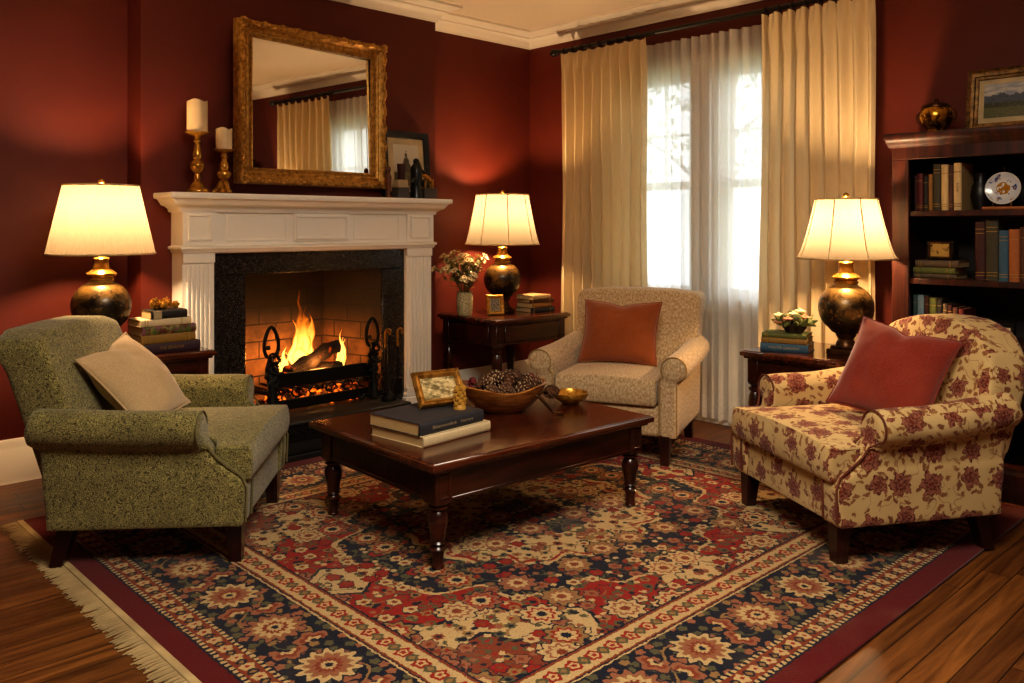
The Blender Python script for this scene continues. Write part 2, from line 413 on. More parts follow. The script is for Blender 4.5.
m_glass = mat('window glass', f_glass); m_mirror = mat('mirror glass', f_mirror); m_land = mat('landscape painting', f_landscape); m_treep = mat('tree print', f_treeprint)
m_ph1 = mat('photo bw', f_photo('2a2622', 'b8ad98', '6d655a', 7.0)); m_ph2 = mat('photo sepia', f_photo('6a5a34', 'd8c08a', 'f0dca8', 2.6)); m_matb = plain('picture mount', 'c8b48c', .9)
m_blackfr = plain('black frame', '17120f', .4); m_iron = mat('black iron', f_iron); m_wax = plain('candle wax', 'd9bf94', .5, 0, .05)
m_rodm = plain('rod black', '120b08', .4); m_pages = mat('book pages', f_pages); m_goldleaf = plain('gilt lettering', 'b08a44', .4, .4)
m_dust = mat('patterned book jacket', f_bookdust); m_plate = mat('painted plate', f_plate); m_boxm = mat('ornate box', f_box)
m_vase = mat('mosaic vase', f_vase); m_vessel = mat('bronze vessel', f_bronzevessel); m_bowl = mat('bowl wood', f_bowl)
m_stem = plain('stems', '4e5528', .7); m_leafm = plain('leaves', '6a7238', .7); m_petal = plain('petals', 'e6d6a8', .7); m_petal_c = plain('flower centre', 'b08a34', .8)
m_pink = plain('pink petals', 'c98a68', .7); m_succ = plain('green buds', '6d7040', .7)
m_cone = plain('pinecone scales', '6a4630', .8, 0, .3, 30.0); m_conetip = plain('pinecone tips', 'c0a07a', .8)
m_dried = plain('dried red petals', '6b1f22', .8, 0, .3, 30.0); m_dried2 = plain('dried brown pods', '5e3a22', .8, 0, .3, 30.0)
m_ochre = plain('ochre carving', 'c0903c', .5); m_grey = plain('grey stone', '4a4440', .6); m_creamst = plain('cream stone', 'b8a27c', .6); m_darkgreen = plain('dark green stone', '0f1712', .3); m_redwood = plain('red wood', '3c120c', .4); m_brownw = plain('brown wood', '6b3a1c', .45)
m_gold2 = f_gold('bright gold', '9a6a1e', 'dca64a', .3, 60.0, .3); m_hearth = plain('hearth stone', '14110f', .6, 0, .3, 40.0, .4)
m_screen = plain('grey card', 'a8a090', .6); m_bark = plain('bark', '5c4c3c', .9); m_treel = plain('tree leaves', '8a9476', .8); m_lawn = plain('lawn', '8f9a72', .9); m_soil = plain('potting dish', '3a2a1c', .8)

# ------------------------------------------------------------------ mesh builder
class MB:
    def __init__(s): s.bm = bmesh.new()
    def add(s, vs, fs, mtx=None):
        bv = [s.bm.verts.new((mtx @ Vector(v)) if mtx else v) for v in vs]
        for f in fs:
            try: s.bm.faces.new([bv[i] for i in f])
            except ValueError: pass
        return s
    def box(s, x0, x1, y0, y1, z0, z1, bev=0.0, seg=1, mtx=None):
        t = bmesh.new()
        bmesh.ops.create_cube(t, size=1.0)
        for v in t.verts: v.co = Vector(((x0 + x1) / 2 + v.co.x * (x1 - x0), (y0 + y1) / 2 + v.co.y * (y1 - y0), (z0 + z1) / 2 + v.co.z * (z1 - z0)))
        if bev: bmesh.ops.bevel(t, geom=t.edges[:], offset=bev, segments=seg, profile=.5, affect='EDGES')
        s._merge(t, mtx); return s
    def _merge(s, t, mtx=None):
        t.verts.index_update()
        vs = [v.co.copy() for v in t.verts]; fs = [[v.index for v in f.verts] for f in t.faces]; t.free()
        s.add(vs, fs, mtx)
    def lathe(s, prof, n=32, c=(0, 0, 0), mtx=None, fn=None):
        vs, fs = [], []; k = len(prof)
        for r, z in prof:
            for i in range(n):
                a = 2 * PI * i / n; rr = r if fn is None else r * fn(a, z)
                vs.append((c[0] + rr * math.cos(a), c[1] + rr * math.sin(a), c[2] + z))
        for j in range(k - 1):
            for i in range(n):
                i2 = (i + 1) % n; fs.append((j * n + i, j * n + i2, (j + 1) * n + i2, (j + 1) * n + i))
        if prof[0][0] > 1e-5: fs.append(tuple(range(n - 1, -1, -1)))
        if prof[-1][0] > 1e-5: fs.append(tuple((k - 1) * n + i for i in range(n)))
        s.add(vs, fs, mtx); return s
    def shell(s, prof, n=32, c=(0, 0, 0), fn=None):      # open lathe, no caps
        vs, fs = [], []
        for r, z in prof:
            for i in range(n):
                a = 2 * PI * i / n; rr = r if fn is None else r * fn(a, z)
                vs.append((c[0] + rr * math.cos(a), c[1] + rr * math.sin(a), c[2] + z))
        for j in range(len(prof) - 1):
            for i in range(n):
                i2 = (i + 1) % n; fs.append((j * n + i, j * n + i2, (j + 1) * n + i2, (j + 1) * n + i))
        s.add(vs, fs); return s
    def tube(s, pts, rad, n=8, closed=False, mtx=None):
        pts = [Vector(p) for p in pts]; k = len(pts)
        rads = rad if isinstance(rad, (list, tuple)) else [rad] * k
        vs, fs = [], []; prev = None
        for i, p in enumerate(pts):
            a = pts[(i - 1) % k] if (closed or i > 0) else p; b = pts[(i + 1) % k] if (closed or i < k - 1) else p
            t = (b - a).normalized() if (b - a).length > 1e-9 else Vector((0, 0, 1))
            if prev is None:
                u = t.orthogonal().normalized()
            else:
                u = prev - t * prev.dot(t); u = u.normalized() if u.length > 1e-6 else t.orthogonal().normalized()
            prev = u; w = t.cross(u)
            for j in range(n):
                an = 2 * PI * j / n; vs.append(p + (u * math.cos(an) + w * math.sin(an)) * rads[i])
        for i in range(k if closed else k - 1):
            i2 = (i + 1) % k
            for j in range(n):
                j2 = (j + 1) % n; fs.append((i * n + j, i * n + j2, i2 * n + j2, i2 * n + j))
        if not closed:
            fs.append(tuple(range(n - 1, -1, -1))); fs.append(tuple((k - 1) * n + j for j in range(n)))
        s.add(vs, fs, mtx); return s
    def ball(s, c, r, n=12, m=8, sc=(1, 1, 1), mtx=None):
        prof = [(math.sin(PI * i / m) * r, -math.cos(PI * i / m) * r) for i in range(m + 1)]
        vs, fs = [], []
        vs.append((0, 0, -r))
        for rr, z in prof[1:-1]:
            for i in range(n): vs.append((rr * math.cos(2 * PI * i / n), rr * math.sin(2 * PI * i / n), z))
        vs.append((0, 0, r))
        for i in range(n): fs.append((0, 1 + (i + 1) % n, 1 + i))
        for j in range(m - 2):
            for i in range(n): fs.append((1 + j * n + i, 1 + j * n + (i + 1) % n, 1 + (j + 1) * n + (i + 1) % n, 1 + (j + 1) * n + i))
        l = len(vs) - 1
        for i in range(n): fs.append((1 + (m - 2) * n + i, 1 + (m - 2) * n + (i + 1) % n, l))
        vs = [(c[0] + v[0] * sc[0], c[1] + v[1] * sc[1], c[2] + v[2] * sc[2]) for v in vs]
        s.add(vs, fs, mtx); return s
    def prism(s, poly, a0, a1, axis='x', mtx=None):       # polygon in the other two axes, extruded along axis
        def pt(p, a): return {'x': (a, p[0], p[1]), 'y': (p[0], a, p[1]), 'z': (p[0], p[1], a)}[axis]
        n = len(poly); vs = [pt(p, a0) for p in poly] + [pt(p, a1) for p in poly]
        fs = [tuple(range(n)), tuple(range(2 * n - 1, n - 1, -1))] + [(i, (i + 1) % n, n + (i + 1) % n, n + i) for i in range(n)]
        s.add(vs, fs, mtx); return s
    def rectframe(s, w, h, prof, c=(0, 0, 0)):            # mitred frame facing -y; prof = [(outward, forward)]
        vs, fs = [], []; k = len(prof)
        for o, d in prof:
            for sx, sz in ((-1, -1), (1, -1), (1, 1), (-1, 1)): vs.append((c[0] + sx * (w / 2 + o), c[1] - d, c[2] + sz * (h / 2 + o)))
        for i in range(k - 1):
            for j in range(4): fs.append((i * 4 + j, i * 4 + (j + 1) % 4, (i + 1) * 4 + (j + 1) % 4, (i + 1) * 4 + j))
        s.add(vs, fs); return s
    def grid(s, fn, nu, nv):
        vs = [fn(i / nu, j / nv) for j in range(nv + 1) for i in range(nu + 1)]
        fs = [(j * (nu + 1) + i, j * (nu + 1) + i + 1, (j + 1) * (nu + 1) + i + 1, (j + 1) * (nu + 1) + i) for j in range(nv) for i in range(nu)]
        s.add(vs, fs); return s

def finish(me, bm, ang=40, uv=False):
    bmesh.ops.recalc_face_normals(bm, faces=bm.faces[:])
    for f in bm.faces: f.smooth = True
    for e in bm.edges:
        if len(e.link_faces) == 2: e.smooth = e.calc_face_angle(0) < R(ang)
    if uv: boxuv(bm)
    bm.to_mesh(me); bm.free()
def boxuv(bm):
    l = bm.loops.layers.uv.new('UVMap'); bm.normal_update()
    for f in bm.faces:
        n = f.normal; a = max(range(3), key=lambda i: abs(n[i]) * (1.15 if i != 1 else 1.0))
        for lp in f.loops:
            c = lp.vert.co
            lp[l].uv = (c.y + .37, c.z) if a == 0 else ((c.x, c.z + .21) if a == 1 else (c.x + .13, c.y))
def flatuv(bm):      # 0..1 over x and z
    l = bm.loops.layers.uv.new('UVMap')
    xs = [v.co.x for v in bm.verts]; zs = [v.co.z for v in bm.verts]; x0, x1, z0, z1 = min(xs), max(xs), min(zs), max(zs)
    for f in bm.faces:
        for lp in f.loops: lp[l].uv = ((lp.vert.co.x - x0) / max(1e-6, x1 - x0), (lp.vert.co.z - z0) / max(1e-6, z1 - z0))
def obj(name, mb, m, parent=None, loc=None, rot=None, ang=40, uv=False, label=None):
    me = bpy.data.meshes.new(name)
    if uv == 'flat': flatuv(mb.bm)
    finish(me, mb.bm, ang, uv is True)
    me.materials.append(m)
    o = bpy.data.objects.new(name, me); COL.objects.link(o)
    if parent: o.parent = parent
    if loc: o.location = loc
    if rot: o.rotation_euler = rot
    if label: o['label'] = label
    return o
def soften(mb, voxel=.013, it=6, fn=None):      # one soft upholstered skin over the collected shapes
    me = bpy.data.meshes.new('tmp'); bmesh.ops.recalc_face_normals(mb.bm, faces=mb.bm.faces[:]); mb.bm.to_mesh(me); mb.bm.free()
    t = bpy.data.objects.new('tmp', me); COL.objects.link(t)
    r = t.modifiers.new('r', 'REMESH'); r.mode = 'VOXEL'; r.voxel_size = voxel
    sm = t.modifiers.new('s', 'SMOOTH'); sm.factor = .5; sm.iterations = it
    dg = bpy.context.evaluated_depsgraph_get(); ev = t.evaluated_get(dg)
    out = MB(); tm = ev.to_mesh(); out.bm.from_mesh(tm); ev.to_mesh_clear()
    bpy.data.objects.remove(t); bpy.data.meshes.remove(me)
    if fn:
        for v in out.bm.verts: v.co = Vector(fn(v.co))
    return out
def tag(o, label, cat, group=None, kind=None):
    o['label'] = label; o['category'] = cat
    if group: o['group'] = group
    if kind: o['kind'] = kind
    return o
def thing(name, label, cat, loc=(0, 0, 0), rz=0.0, group=None, rot=None):
    o = bpy.data.objects.new(name, None); COL.objects.link(o); o.empty_display_size = .05
    o.location = loc; o.rotation_euler = rot if rot else (0, 0, rz)
    return tag(o, label, cat, group)
def struct(name, mb, m, parent=None, uv=False, **kw):
    o = obj(name, mb, m, parent, uv=uv, **kw)
    if parent is None: o['kind'] = 'structure'
    return o
def dup(root, loc, rot=None, label=None, group=None, scale=None):
    r = root.copy(); COL.objects.link(r); r.location = loc
    if rot: r.rotation_euler = rot
    if label: r['label'] = label
    if group: r['group'] = group
    if scale: r.scale = (scale,) * 3
    for ch in list(root.children):
        c = ch.copy(); COL.objects.link(c); c.parent = r
        for g in list(ch.children):
            d = g.copy(); COL.objects.link(d); d.parent = c
    return r

# ------------------------------------------------------------------ room
X0, X1, Y0, Y1, HC = -1.6, 4.66, -1.3, 4.67, 2.72
YB = 4.48; BX0, BX1 = 1.645, 3.575          # chimney breast
struct('floor', MB().box(X0 - .1, X1 + .1, Y0 - .1, Y1 + .6, -.06, 0), m_floor)
struct('ceiling', MB().box(X0 - .1, X1 + .1, Y0 - .1, Y1 + .1, HC, HC + .06), m_ceil)
FX0, FX1, FZ0, FZ1 = 2.165, 3.07, .20, .985   # firebox opening
w = MB(); w.box(X0 - .1, FX0, Y1, Y1 + .1, 0, HC); w.box(FX1, X1 + .1, Y1, Y1 + .1, 0, HC); w.box(FX0, FX1, Y1, Y1 + .1, FZ1, HC)
struct('wall_back', w, m_wall)
w = MB(); w.box(BX0, FX0, YB, Y1, 0, HC); w.box(FX1, BX1, YB, Y1, 0, HC); w.box(FX0, FX1, YB, Y1, FZ1, HC)
struct('wall_breast', w, m_wall)
WY0, WY1, WZ0, WZ1 = 2.47, 3.70, .80, 2.24
w = MB(); w.box(X1, X1 + .12, Y0 - .1, WY0, 0, HC); w.box(X1, X1 + .12, WY1, Y1 + .1, 0, HC); w.box(X1, X1 + .12, WY0, WY1, 0, WZ0); w.box(X1, X1 + .12, WY0, WY1, WZ1, HC)
struct('wall_right', w, m_wall)
struct('wall_left', MB().box(X0 - .1, X0, Y0 - .1, Y1 + .1, 0, HC), m_wall)
struct('wall_front', MB().box(X0, X1, Y0 - .1, Y0, 0, HC), m_wall)

OUT = [(X0, Y0), (X1, Y0), (X1, Y1), (BX1, Y1), (BX1, YB), (BX0, YB), (BX0, Y1), (X0, Y1)]
def inset(poly, d):
    n = len(poly); out = []
    for i in range(n):
        p0, p1, p2 = (Vector(poly[(i + k) % n]) for k in (-1, 0, 1))
        d1 = (p1 - p0).normalized(); d2 = (p2 - p1).normalized()
        n1 = Vector((-d1.y, d1.x)); n2 = Vector((-d2.y, d2.x))
        b = n1 + n2; b = b / b.dot(n1) if abs(b.dot(n1)) > 1e-6 else n1
        out.append(p1 + b * d)
    return out
def sweep(prof, poly=OUT, segs=None):
    mb = MB(); n = len(poly); loops = [(inset(poly, o), z) for o, z in prof]
    for i in (segs if segs is not None else range(n)):
        j = (i + 1) % n; vs = []; k = len(prof)
        for lp, z in loops: vs += [(lp[i].x, lp[i].y, z), (lp[j].x, lp[j].y, z)]
        fs = [(2 * a, 2 * a + 1, 2 * a + 3, 2 * a + 2) for a in range(k - 1)]
        mb.add(vs, fs)
    bmesh.ops.remove_doubles(mb.bm, verts=mb.bm.verts[:], dist=1e-4)
    return mb
crown = [(0, 2.61), (.012, 2.61), (.014, 2.622), (.022, 2.630), (.03, 2.648), (.05, 2.668), (.062, 2.672), (.064, 2.682), (.09, 2.690), (.115, 2.702), (.128, 2.704), (.130, 2.72)]
struct('trim_1', sweep(crown), m_white)
bb = [(0, .21), (.008, .21), (.016, .195), (.016, .175), (.024, .165), (.024, .015), (.03, .0)]
struct('baseboard_back', sweep(bb, segs=[2, 6]), m_white)
struct('baseboard_right', sweep(bb, segs=[1]), m_white)
struct('baseboard_left', sweep(bb, segs=[7]), m_white)
struct('baseboard_front', sweep(bb, segs=[0]), m_white)

# window: casing, centre post, two double-hung sashes, sill, apron
w = MB(); xi = X1 - .025
for a, b, c, d in ((WY0 - .10, WY0, WZ0, WZ1 + .10), (WY1, WY1 + .10, WZ0, WZ1 + .10), (WY0, WY1, WZ1, WZ1 + .10), (2.965, 3.185, WZ0, WZ1)):
    w.box(xi, X1 + .10 if a == 2.965 else X1 + .002, a, b, c, d, .006)
win = struct('window_1', w, m_white)
sills = MB(); sills.box(X1 - .04, X1 + .1, WY0 - .13, WY1 + .13, WZ0 - .035, WZ0, .008); sills.box(X1 - .02, X1 + .002, WY0 - .10, WY1 + .10, .22, WZ0 - .035, .004)
for k in range(3):
    yc = WY0 + .2 + k * .41
    sills.box(X1 - .032, X1 - .018, yc - .17, yc + .17, .30, .32); sills.box(X1 - .032, X1 - .018, yc - .17, yc + .17, .68, .70)
    sills.box(X1 - .032, X1 - .018, yc - .17, yc - .15, .32, .68); sills.box(X1 - .032, X1 - .018, yc + .15, yc + .17, .32, .68)
obj('window_sill', sills, m_white, win)
for a, b in ((WY0, 2.965), (3.185, WY1)):
    s_ = MB(); x = X1 + .045
    for (z0, z1, xx) in ((WZ0, 1.53, x), (1.49, WZ1, x + .03)):
        s_.box(xx, xx + .03, a, a + .045, z0, z1); s_.box(xx, xx + .03, b - .045, b, z0, z1)
        s_.box(xx, xx + .03, a, b, z0, z0 + .05); s_.box(xx, xx + .03, a, b, z1 - .045, z1)
        if z0 > 1: s_.box(xx + .005, xx + .025, a, b, 1.84, 1.858); s_.box(xx + .005, xx + .025, (a + b) / 2 - .009, (a + b) / 2 + .009, z0, z1)
    sash = obj('window_sash', s_, m_white, win)
    obj('window_pane', MB().box(x + .028, x + .032, a + .02, b - .02, WZ0 + .02, WZ1 - .02), m_glass, sash)

# garden outside the window
struct('ground', MB().box(X1 + .3, X1 + 14, -6, 14, -.5, -.45), m_lawn)
def garden_tree(x, y, h, label):
    t = thing('tree', label, 'tree', (x, y, -.45), 0, None)
    tr = MB(); tr.tube([(0, 0, 0), (.05, 0, h * .4), (0, .1, h * .7), (.1, .1, h * .95)], [.14, .1, .06, .02], 8)
    for k in range(7):
        a = k * 2.4; z = h * (.4 + .07 * k); tr.tube([(0, 0, z), (math.cos(a) * .5, math.sin(a) * .5, z + .45), (math.cos(a) * .9, math.sin(a) * .9, z + .7)], [.04, .025, .01], 6)
    obj('trunk', tr, m_bark, t)
    lf = MB(); rr = random.Random(3)
    for k in range(420):
        a = rr.random() * 6.28; rad = rr.random() ** .5 * 1.25; z = h * .5 + rr.random() * h * .55
        s = .09; mt = Matrix.Translation((math.cos(a) * rad, math.sin(a) * rad, z)) @ Matrix.Rotation(rr.random() * 6, 4, 'X') @ Matrix.Rotation(rr.random() * 6, 4, 'Z')
        lf.add([(-s, 0, 0), (0, -s * .5, 0), (s, 0, 0), (0, s * .5, 0)], [(0, 1, 2, 3)], mt)
    obj('leaves', lf, m_treel, t)
garden_tree(9.6, 6.3, 4.6, 'pale leafy garden tree seen faintly through the sheer curtains outside')

# ------------------------------------------------------------------ fireplace
fp = thing('fireplace', 'cream painted fireplace surround with fluted pilasters and dark granite slips', 'fireplace', (2.605, YB, 0)); fp.scale = (1, 1, 1.012)
def L(x): return x - 2.605
def Yl(y): return y - YB
PF = Yl(4.335)
for xa, xb in ((1.805, 1.975), (3.235, 3.435)):
    p = MB(); a, b = L(xa), L(xb)
    p.box(a, b, PF + .012, 0, 0, 1.09); p.box(a - .012, b + .012, PF - .008, 0, 0, .16, .006); p.box(a - .006, b + .006, PF + .002, 0, .16, .19, .006)
    n = 6; wd = (b - a - .03) / n
    for k in range(n): p.box(a + .015 + k * wd + wd * .18, a + .015 + (k + 1) * wd - wd * .18, PF, PF + .02, .22, 1.03, .004)
    p.box(a, b, PF, PF + .02, .19, .215); p.box(a, b, PF, PF + .02, 1.04, 1.09)
    obj('pilaster', p, m_white, fp)
    q = MB(); q.box(a - .005, b + .005, PF - .006, 0, 1.13, 1.315); q.rectframe(b - a - .07, .11, [(0, 0), (.004, .008), (.012, .008), (.016, 0)], ((a + b) / 2, PF - .006, 1.222))
    obj('frieze_block', q, m_white, fp)
f = MB(); f.box(L(1.97), L(3.24), PF + .008, 0, 1.13, 1.315); f.box(L(1.97), L(3.24), PF + .02, 0, 1.085, 1.135)
for xa, xb in ((2.04, 2.40), (2.84, 3.18)): f.rectframe(xb - xa - .03, .12, [(0, -.004), (.004, .004), (.012, .004), (.016, 0)], (L((xa + xb) / 2), PF + .008, 1.222))
obj('frieze', f, m_white, fp)
f = MB(); f.box(L(2.44), L(2.80), PF - .004, PF + .01, 1.145, 1.30); f.rectframe(.31, .105, [(0, 0), (.004, .010), (.014, .010), (.018, 0)], (L(2.62), PF - .004, 1.222))
obj('frieze_panel', f, m_white, fp)
def mould(prof, xa, xb):     # profile (forward of PF, z) wrapped round the front and the two ends
    mb = MB(); vs = []; k = len(prof)
    for d, z in prof: vs += [(L(xa) - d, 0, z), (L(xa) - d, PF - d, z), (L(xb) + d, PF - d, z), (L(xb) + d, 0, z)]
    fs = []
    for i in range(k - 1):
        for j in range(3): fs.append((i * 4 + j, i * 4 + j + 1, (i + 1) * 4 + j + 1, (i + 1) * 4 + j))
    fs.append((0, 1, 2, 3)); fs.append(tuple((k - 1) * 4 + j for j in range(4)))
    mb.add(vs, fs); return mb
obj('necking_moulding', mould([(0, 1.09), (.008, 1.092), (.012, 1.105), (.022, 1.112), (.022, 1.122), (.004, 1.13)], 1.805, 3.435), m_white, fp)
obj('mantel_shelf', mould([(.0, 1.30), (.01, 1.302), (.014, 1.318), (.028, 1.33), (.05, 1.338), (.056, 1.348), (.066, 1.362), (.07, 1.368), (.084, 1.370), (.088, 1.378), (.088, 1.395), (.084, 1.40)], 1.795, 3.445), m_white, fp)
s_ = MB(); gy = PF + .035
s_.box(L(1.972), L(FX0), gy, 0, 0, .965, .003); s_.box(L(FX1), L(3.238), gy, 0, 0, .965, .003); s_.box(L(1.972), L(3.238), gy, 0, .968, 1.10, .003)
obj('stone_surround', s_, m_gran, fp)
fb = MB(); yb = Yl(4.86); yf = gy + .02; xa, xb, xc, xd = L(FX0), L(FX1), L(2.26), L(2.95)
def quadbox(mb, pts, th):     # vertical sheet with thickness outward
    (x0, y0), (x1, y1) = pts; d = Vector((x1 - x0, y1 - y0)).normalized(); n = Vector((d.y, -d.x)) * th
    mb.prism([(x0, y0), (x1, y1), (x1 + n.x, y1 + n.y), (x0 + n.x, y0 + n.y)], 0, 1.15, 'z')
quadbox(fb, ((xa, yf), (xc, yb)), -.05); quadbox(fb, ((xc, yb), (xd, yb)), -.05); quadbox(fb, ((xd, yb), (xb, yf)), -.05)
fb.box(xa - .05, xb + .05, yf, yb + .1, .0, FZ0); fb.box(xa - .05, xb + .05, yf + .1, yb + .1, 1.1, 1.15)
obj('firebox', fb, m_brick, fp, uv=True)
hb = MB(); hb.box(L(2.20), L(3.02), Yl(4.05), gy, .015, .185, .004); hb.box(L(2.18), L(3.04), Yl(4.03), gy + .02, .185, .205, .006); hb.box(L(2.18), L(3.04), Yl(4.035), gy, 0, .03, .004)
obj('hearth', hb, m_hearth, fp, label='raised black stone hearth')
hp = MB(); hp.box(L(2.215), L(3.005), Yl(4.044), Yl(4.052), .115, .18); 
hp.rectframe(.72, .05, [(0, 0), (.006, .008), (.014, .008), (.02, 0)], (L(2.61), Yl(4.05), .072))
for k in range(40):
    hp.ball((L(2.225 + k * .0197), Yl(4.046), .147 + .014 * math.sin(k * 1.9)), .013, 6, 4)
obj('hearth_panel', hp, m_iron, fp)

# grate with two andirons
gr = thing('fire_grate', 'black iron fire grate with scrolled andirons holding burning logs', 'grate', (2.60, 4.36, .219))
for sx in (-1, 1):
    a = MB(); x = sx * .33
    a.tube([(x, -.10, .0), (x, -.09, .12), (x + sx * .01, -.08, .24), (x, -.075, .30)], [.03, .022, .026, .016], 8)
    lp = [(x + .042 * math.sin(t) * (1.25 - .5 * (1 - math.cos(t)) / 2), -.08, .30 + .085 * (1 - math.cos(t))) for t in [2 * PI * i / 18 for i in range(18)]]
    a.tube(lp, .011, 6, True)
    for k in range(10):
        z = .03 + k * .03; rr = .05 + .012 * math.sin(k * 2.1)
        pts = [(x + rr * (.3 + t * .12) * math.cos(k + t * .9), -.09 - .012 * (k % 2), z + rr * .55 * math.sin(t * .9)) for t in range(7)]
        a.tube(pts, .009, 6)
    for k in range(5): a.ball((x + .03 * math.cos(k * 2.2), -.09, .22 + .035 * k), .014, 8, 6)
    a.tube([(x, -.09, .0), (x - .07, -.10, .02), (x - .09, -.10, 0)], .013, 6); a.tube([(x, -.09, .0), (x + .07, -.10, .02), (x + .09, -.10, 0)], .013, 6)
    a.tube([(x, -.08, .10), (x, .28, .09)], .014, 6); a.tube([(x, .28, .0), (x, .28, .10)], .014, 6)
    obj('andiron', a, m_iron, gr)
b = MB(); b.box(-.33, .33, -.075, -.055, .125, .205, .004); b.box(-.33, .33, -.09, -.07, .005, .06, .004)
for k in range(9): b.tube([(-.29 + k * .0725, -.06, .1), (-.29 + k * .0725, .25, .1)], .009, 6)
for k in range(6):
    xk = -.28 + k * .11; b.tube([(xk + .035 * math.cos(t * .8), -.075, .093 + .026 * math.sin(t * .8)) for t in range(7)], .006, 5)
obj('grate_bars', b, m_iron, gr)
def log(x0, x1, y, z, r, tilt, rz, lab):
    mb = MB(); n = 14; pts = []; rad = []
    for i in range(n + 1):
        t = i / n; pts.append(((t - .5) * (x1 - x0), .01 * math.sin(t * 9), .008 * math.sin(t * 7 + x0 * 9))); rad.append(r * (1 + .12 * math.sin(t * 17 + y * 30)) * (.92 if i in (0, n) else 1))
    mb.tube(pts, rad, 12)
    for v in mb.bm.verts: v.co += Vector((0, 1, 1)) * .008 * mnoise.noise(v.co * 30)
    return tag(obj('log', mb, m_log, None, ((x0 + x1) / 2, y, z), (0, tilt, rz)), lab, 'log')
log(2.40, 2.82, 4.43, .365, .042, R(0), R(4), 'charred log lying along the front of the fire grate')
log(2.45, 2.86, 4.53, .375, .046, R(2), R(-6), 'charred log lying at the back of the fire grate')
log(2.44, 2.84, 4.46, .455, .043, R(-17), R(10), 'thick slanting log on top of the fire with flames behind it')
em = MB(); rr = random.Random(5)
for k in range(70):
    em.ball((2.3 + rr.random() * .6, 4.33 + rr.random() * .24, .215 + rr.random() * .05), .02 + rr.random() * .018, 7, 5, (1.2, 1, .8))
tag(obj('embers', em, m_ember, None), 'glowing embers heaped under the fire grate', 'embers', None, 'stuff')
def flame(loc, h, wd, seed, lab):
    t = thing('flame', lab, 'flame', loc)
    rr = random.Random(seed)
    for k, (dx, hh, ww, dy) in enumerate(((0, 1, 1, 0), (-.045, .62, .7, .02), (.04, .72, .65, .015), (.008, .8, .45, -.03), (-.02, .45, .8, -.02))):
        mb = MB(); n = 22; pts = []; rad = []; ph = rr.random() * 6
        for i in range(n + 1):
            u = i / n
            pts.append(((dx + .03 * math.sin(u * 5 + ph) * u) * wd / .07, dy + .014 * math.sin(u * 7 + ph), u * h * hh))
            rad.append(max(.0012, wd * ww * (math.sin(PI * min(1, u * .86 + .14)) ** 1.3) * (1 - u * .62) * (1 + .18 * math.sin(u * 14 + ph))))
        mb.tube(pts, rad, 16)
        for v in mb.bm.verts: v.co.x += .016 * mnoise.noise(v.co * 14 + Vector((seed, k, 0))) * (.3 + v.co.z * 3); v.co.y *= .7
        obj('flame_tongue', mb, m_flame, t)
flame((2.615, 4.54, .40), .46, .074, 1, 'tall yellow flame rising from the burning logs')
flame((2.885, 4.54, .38), .22, .03, 4, 'small narrow flame at the right end of the logs')
flame((2.47, 4.50, .39), .15, .028, 9, 'low orange flame licking the left end of the logs')

# fire tools beside the hearth
st = thing('tool_stand', 'dark iron fire tool stand on the right of the hearth', 'fire tool stand', (2.975, 4.17, .2075))
a = MB(); a.lathe([(.0, 0), (.045, 0), (.045, .012), (.038, .02), (.02, .04), (.008, .06), (.008, .40), (.0, .40)], 20)
obj('base', a, m_iron, st)
a = MB(); a.tube([(-.05, 0, .34), (.05, 0, .34)], .006, 6); obj('crossbar', a, m_iron, st); a = MB(); a.ball((0, 0, .412), .016); obj('finial', a, m_brass, st)
for k, (dx, nm, lb) in enumerate(((-.045, 'fire_poker', 'slim fire poker with hooked brass handle hanging beside the hearth'), (.045, 'fire_shovel', 'fire shovel with hooked brass handle hanging beside the hearth'))):
    t = thing(nm, lb, 'fire tool', (2.975 + dx, 4.145, .2075))
    a = MB(); a.tube([(0, 0, .08), (0, 0, .40)], .006, 8); 
    if k: a.box(-.03, .03, -.008, .004, .03, .13, .004)
    else: a.tube([(0, 0, .10), (.0, 0, .06), (.02, 0, .05)], [.006, .005, .002], 6)
    obj('shaft', a, m_iron, t)
    a = MB(); a.tube([(0, 0, .32), (0, 0, .40)] + [(.018 - .018 * math.cos(u), 0, .40 + .024 * math.sin(u)) for u in [PI * i / 8 for i in range(1, 10)]], .0075, 8); obj('handle', a, m_brass, t)

# ------------------------------------------------------------------ on the mantel
ZM = 1.417
mr = thing('wall_mirror', 'large rectangular mirror in a carved gilt frame above the mantel', 'mirror', (2.61, 4.405, 1.925), R(4.6))
mw, mh = .845, .72
f = MB(); f.rectframe(mw, mh, [(o_ * .82, d_) for o_, d_ in [(-.01, .0), (-.006, .022), (.004, .026), (.010, .020), (.022, .024), (.034, .034), (.046, .03), (.056, .036), (.075, .052), (.092, .050), (.104, .038), (.108, .0), (.108, -.02), (-.01, -.02)]])
def beads(w2, h2, y, r, step):
    for sx in (-1, 1):
        n = int(2 * h2 / step)
        for k in range(n + 1): f.ball((sx * w2, y, -h2 + 2 * h2 * k / n), r, 6, 4)
        n = int(2 * w2 / step)
        for k in range(n + 1): f.ball((-w2 + 2 * w2 * k / n, y, sx * h2), r, 6, 4)
beads(mw / 2 + .007, mh / 2 + .007, -.026, .0055, .013)
rr = random.Random(2)
def carve(w2, h2, y, step):
    for sx in (-1, 1):
        for vert, lim in ((1, h2), (0, w2)):
            n = int(2 * lim / step)
            for k in range(n + 1):
                p = -lim + 2 * lim * k / n; o = .010 * math.sin(k * 1.3)
                c = (sx * (w2 + o), y, p) if vert else (p, y, sx * (h2 + o))
                f.ball(c, .0125, 6, 4, (.9, .8, 1.3) if vert else (1.3, .8, .9))
carve(mw / 2 + .068, mh / 2 + .068, -.050, .022)
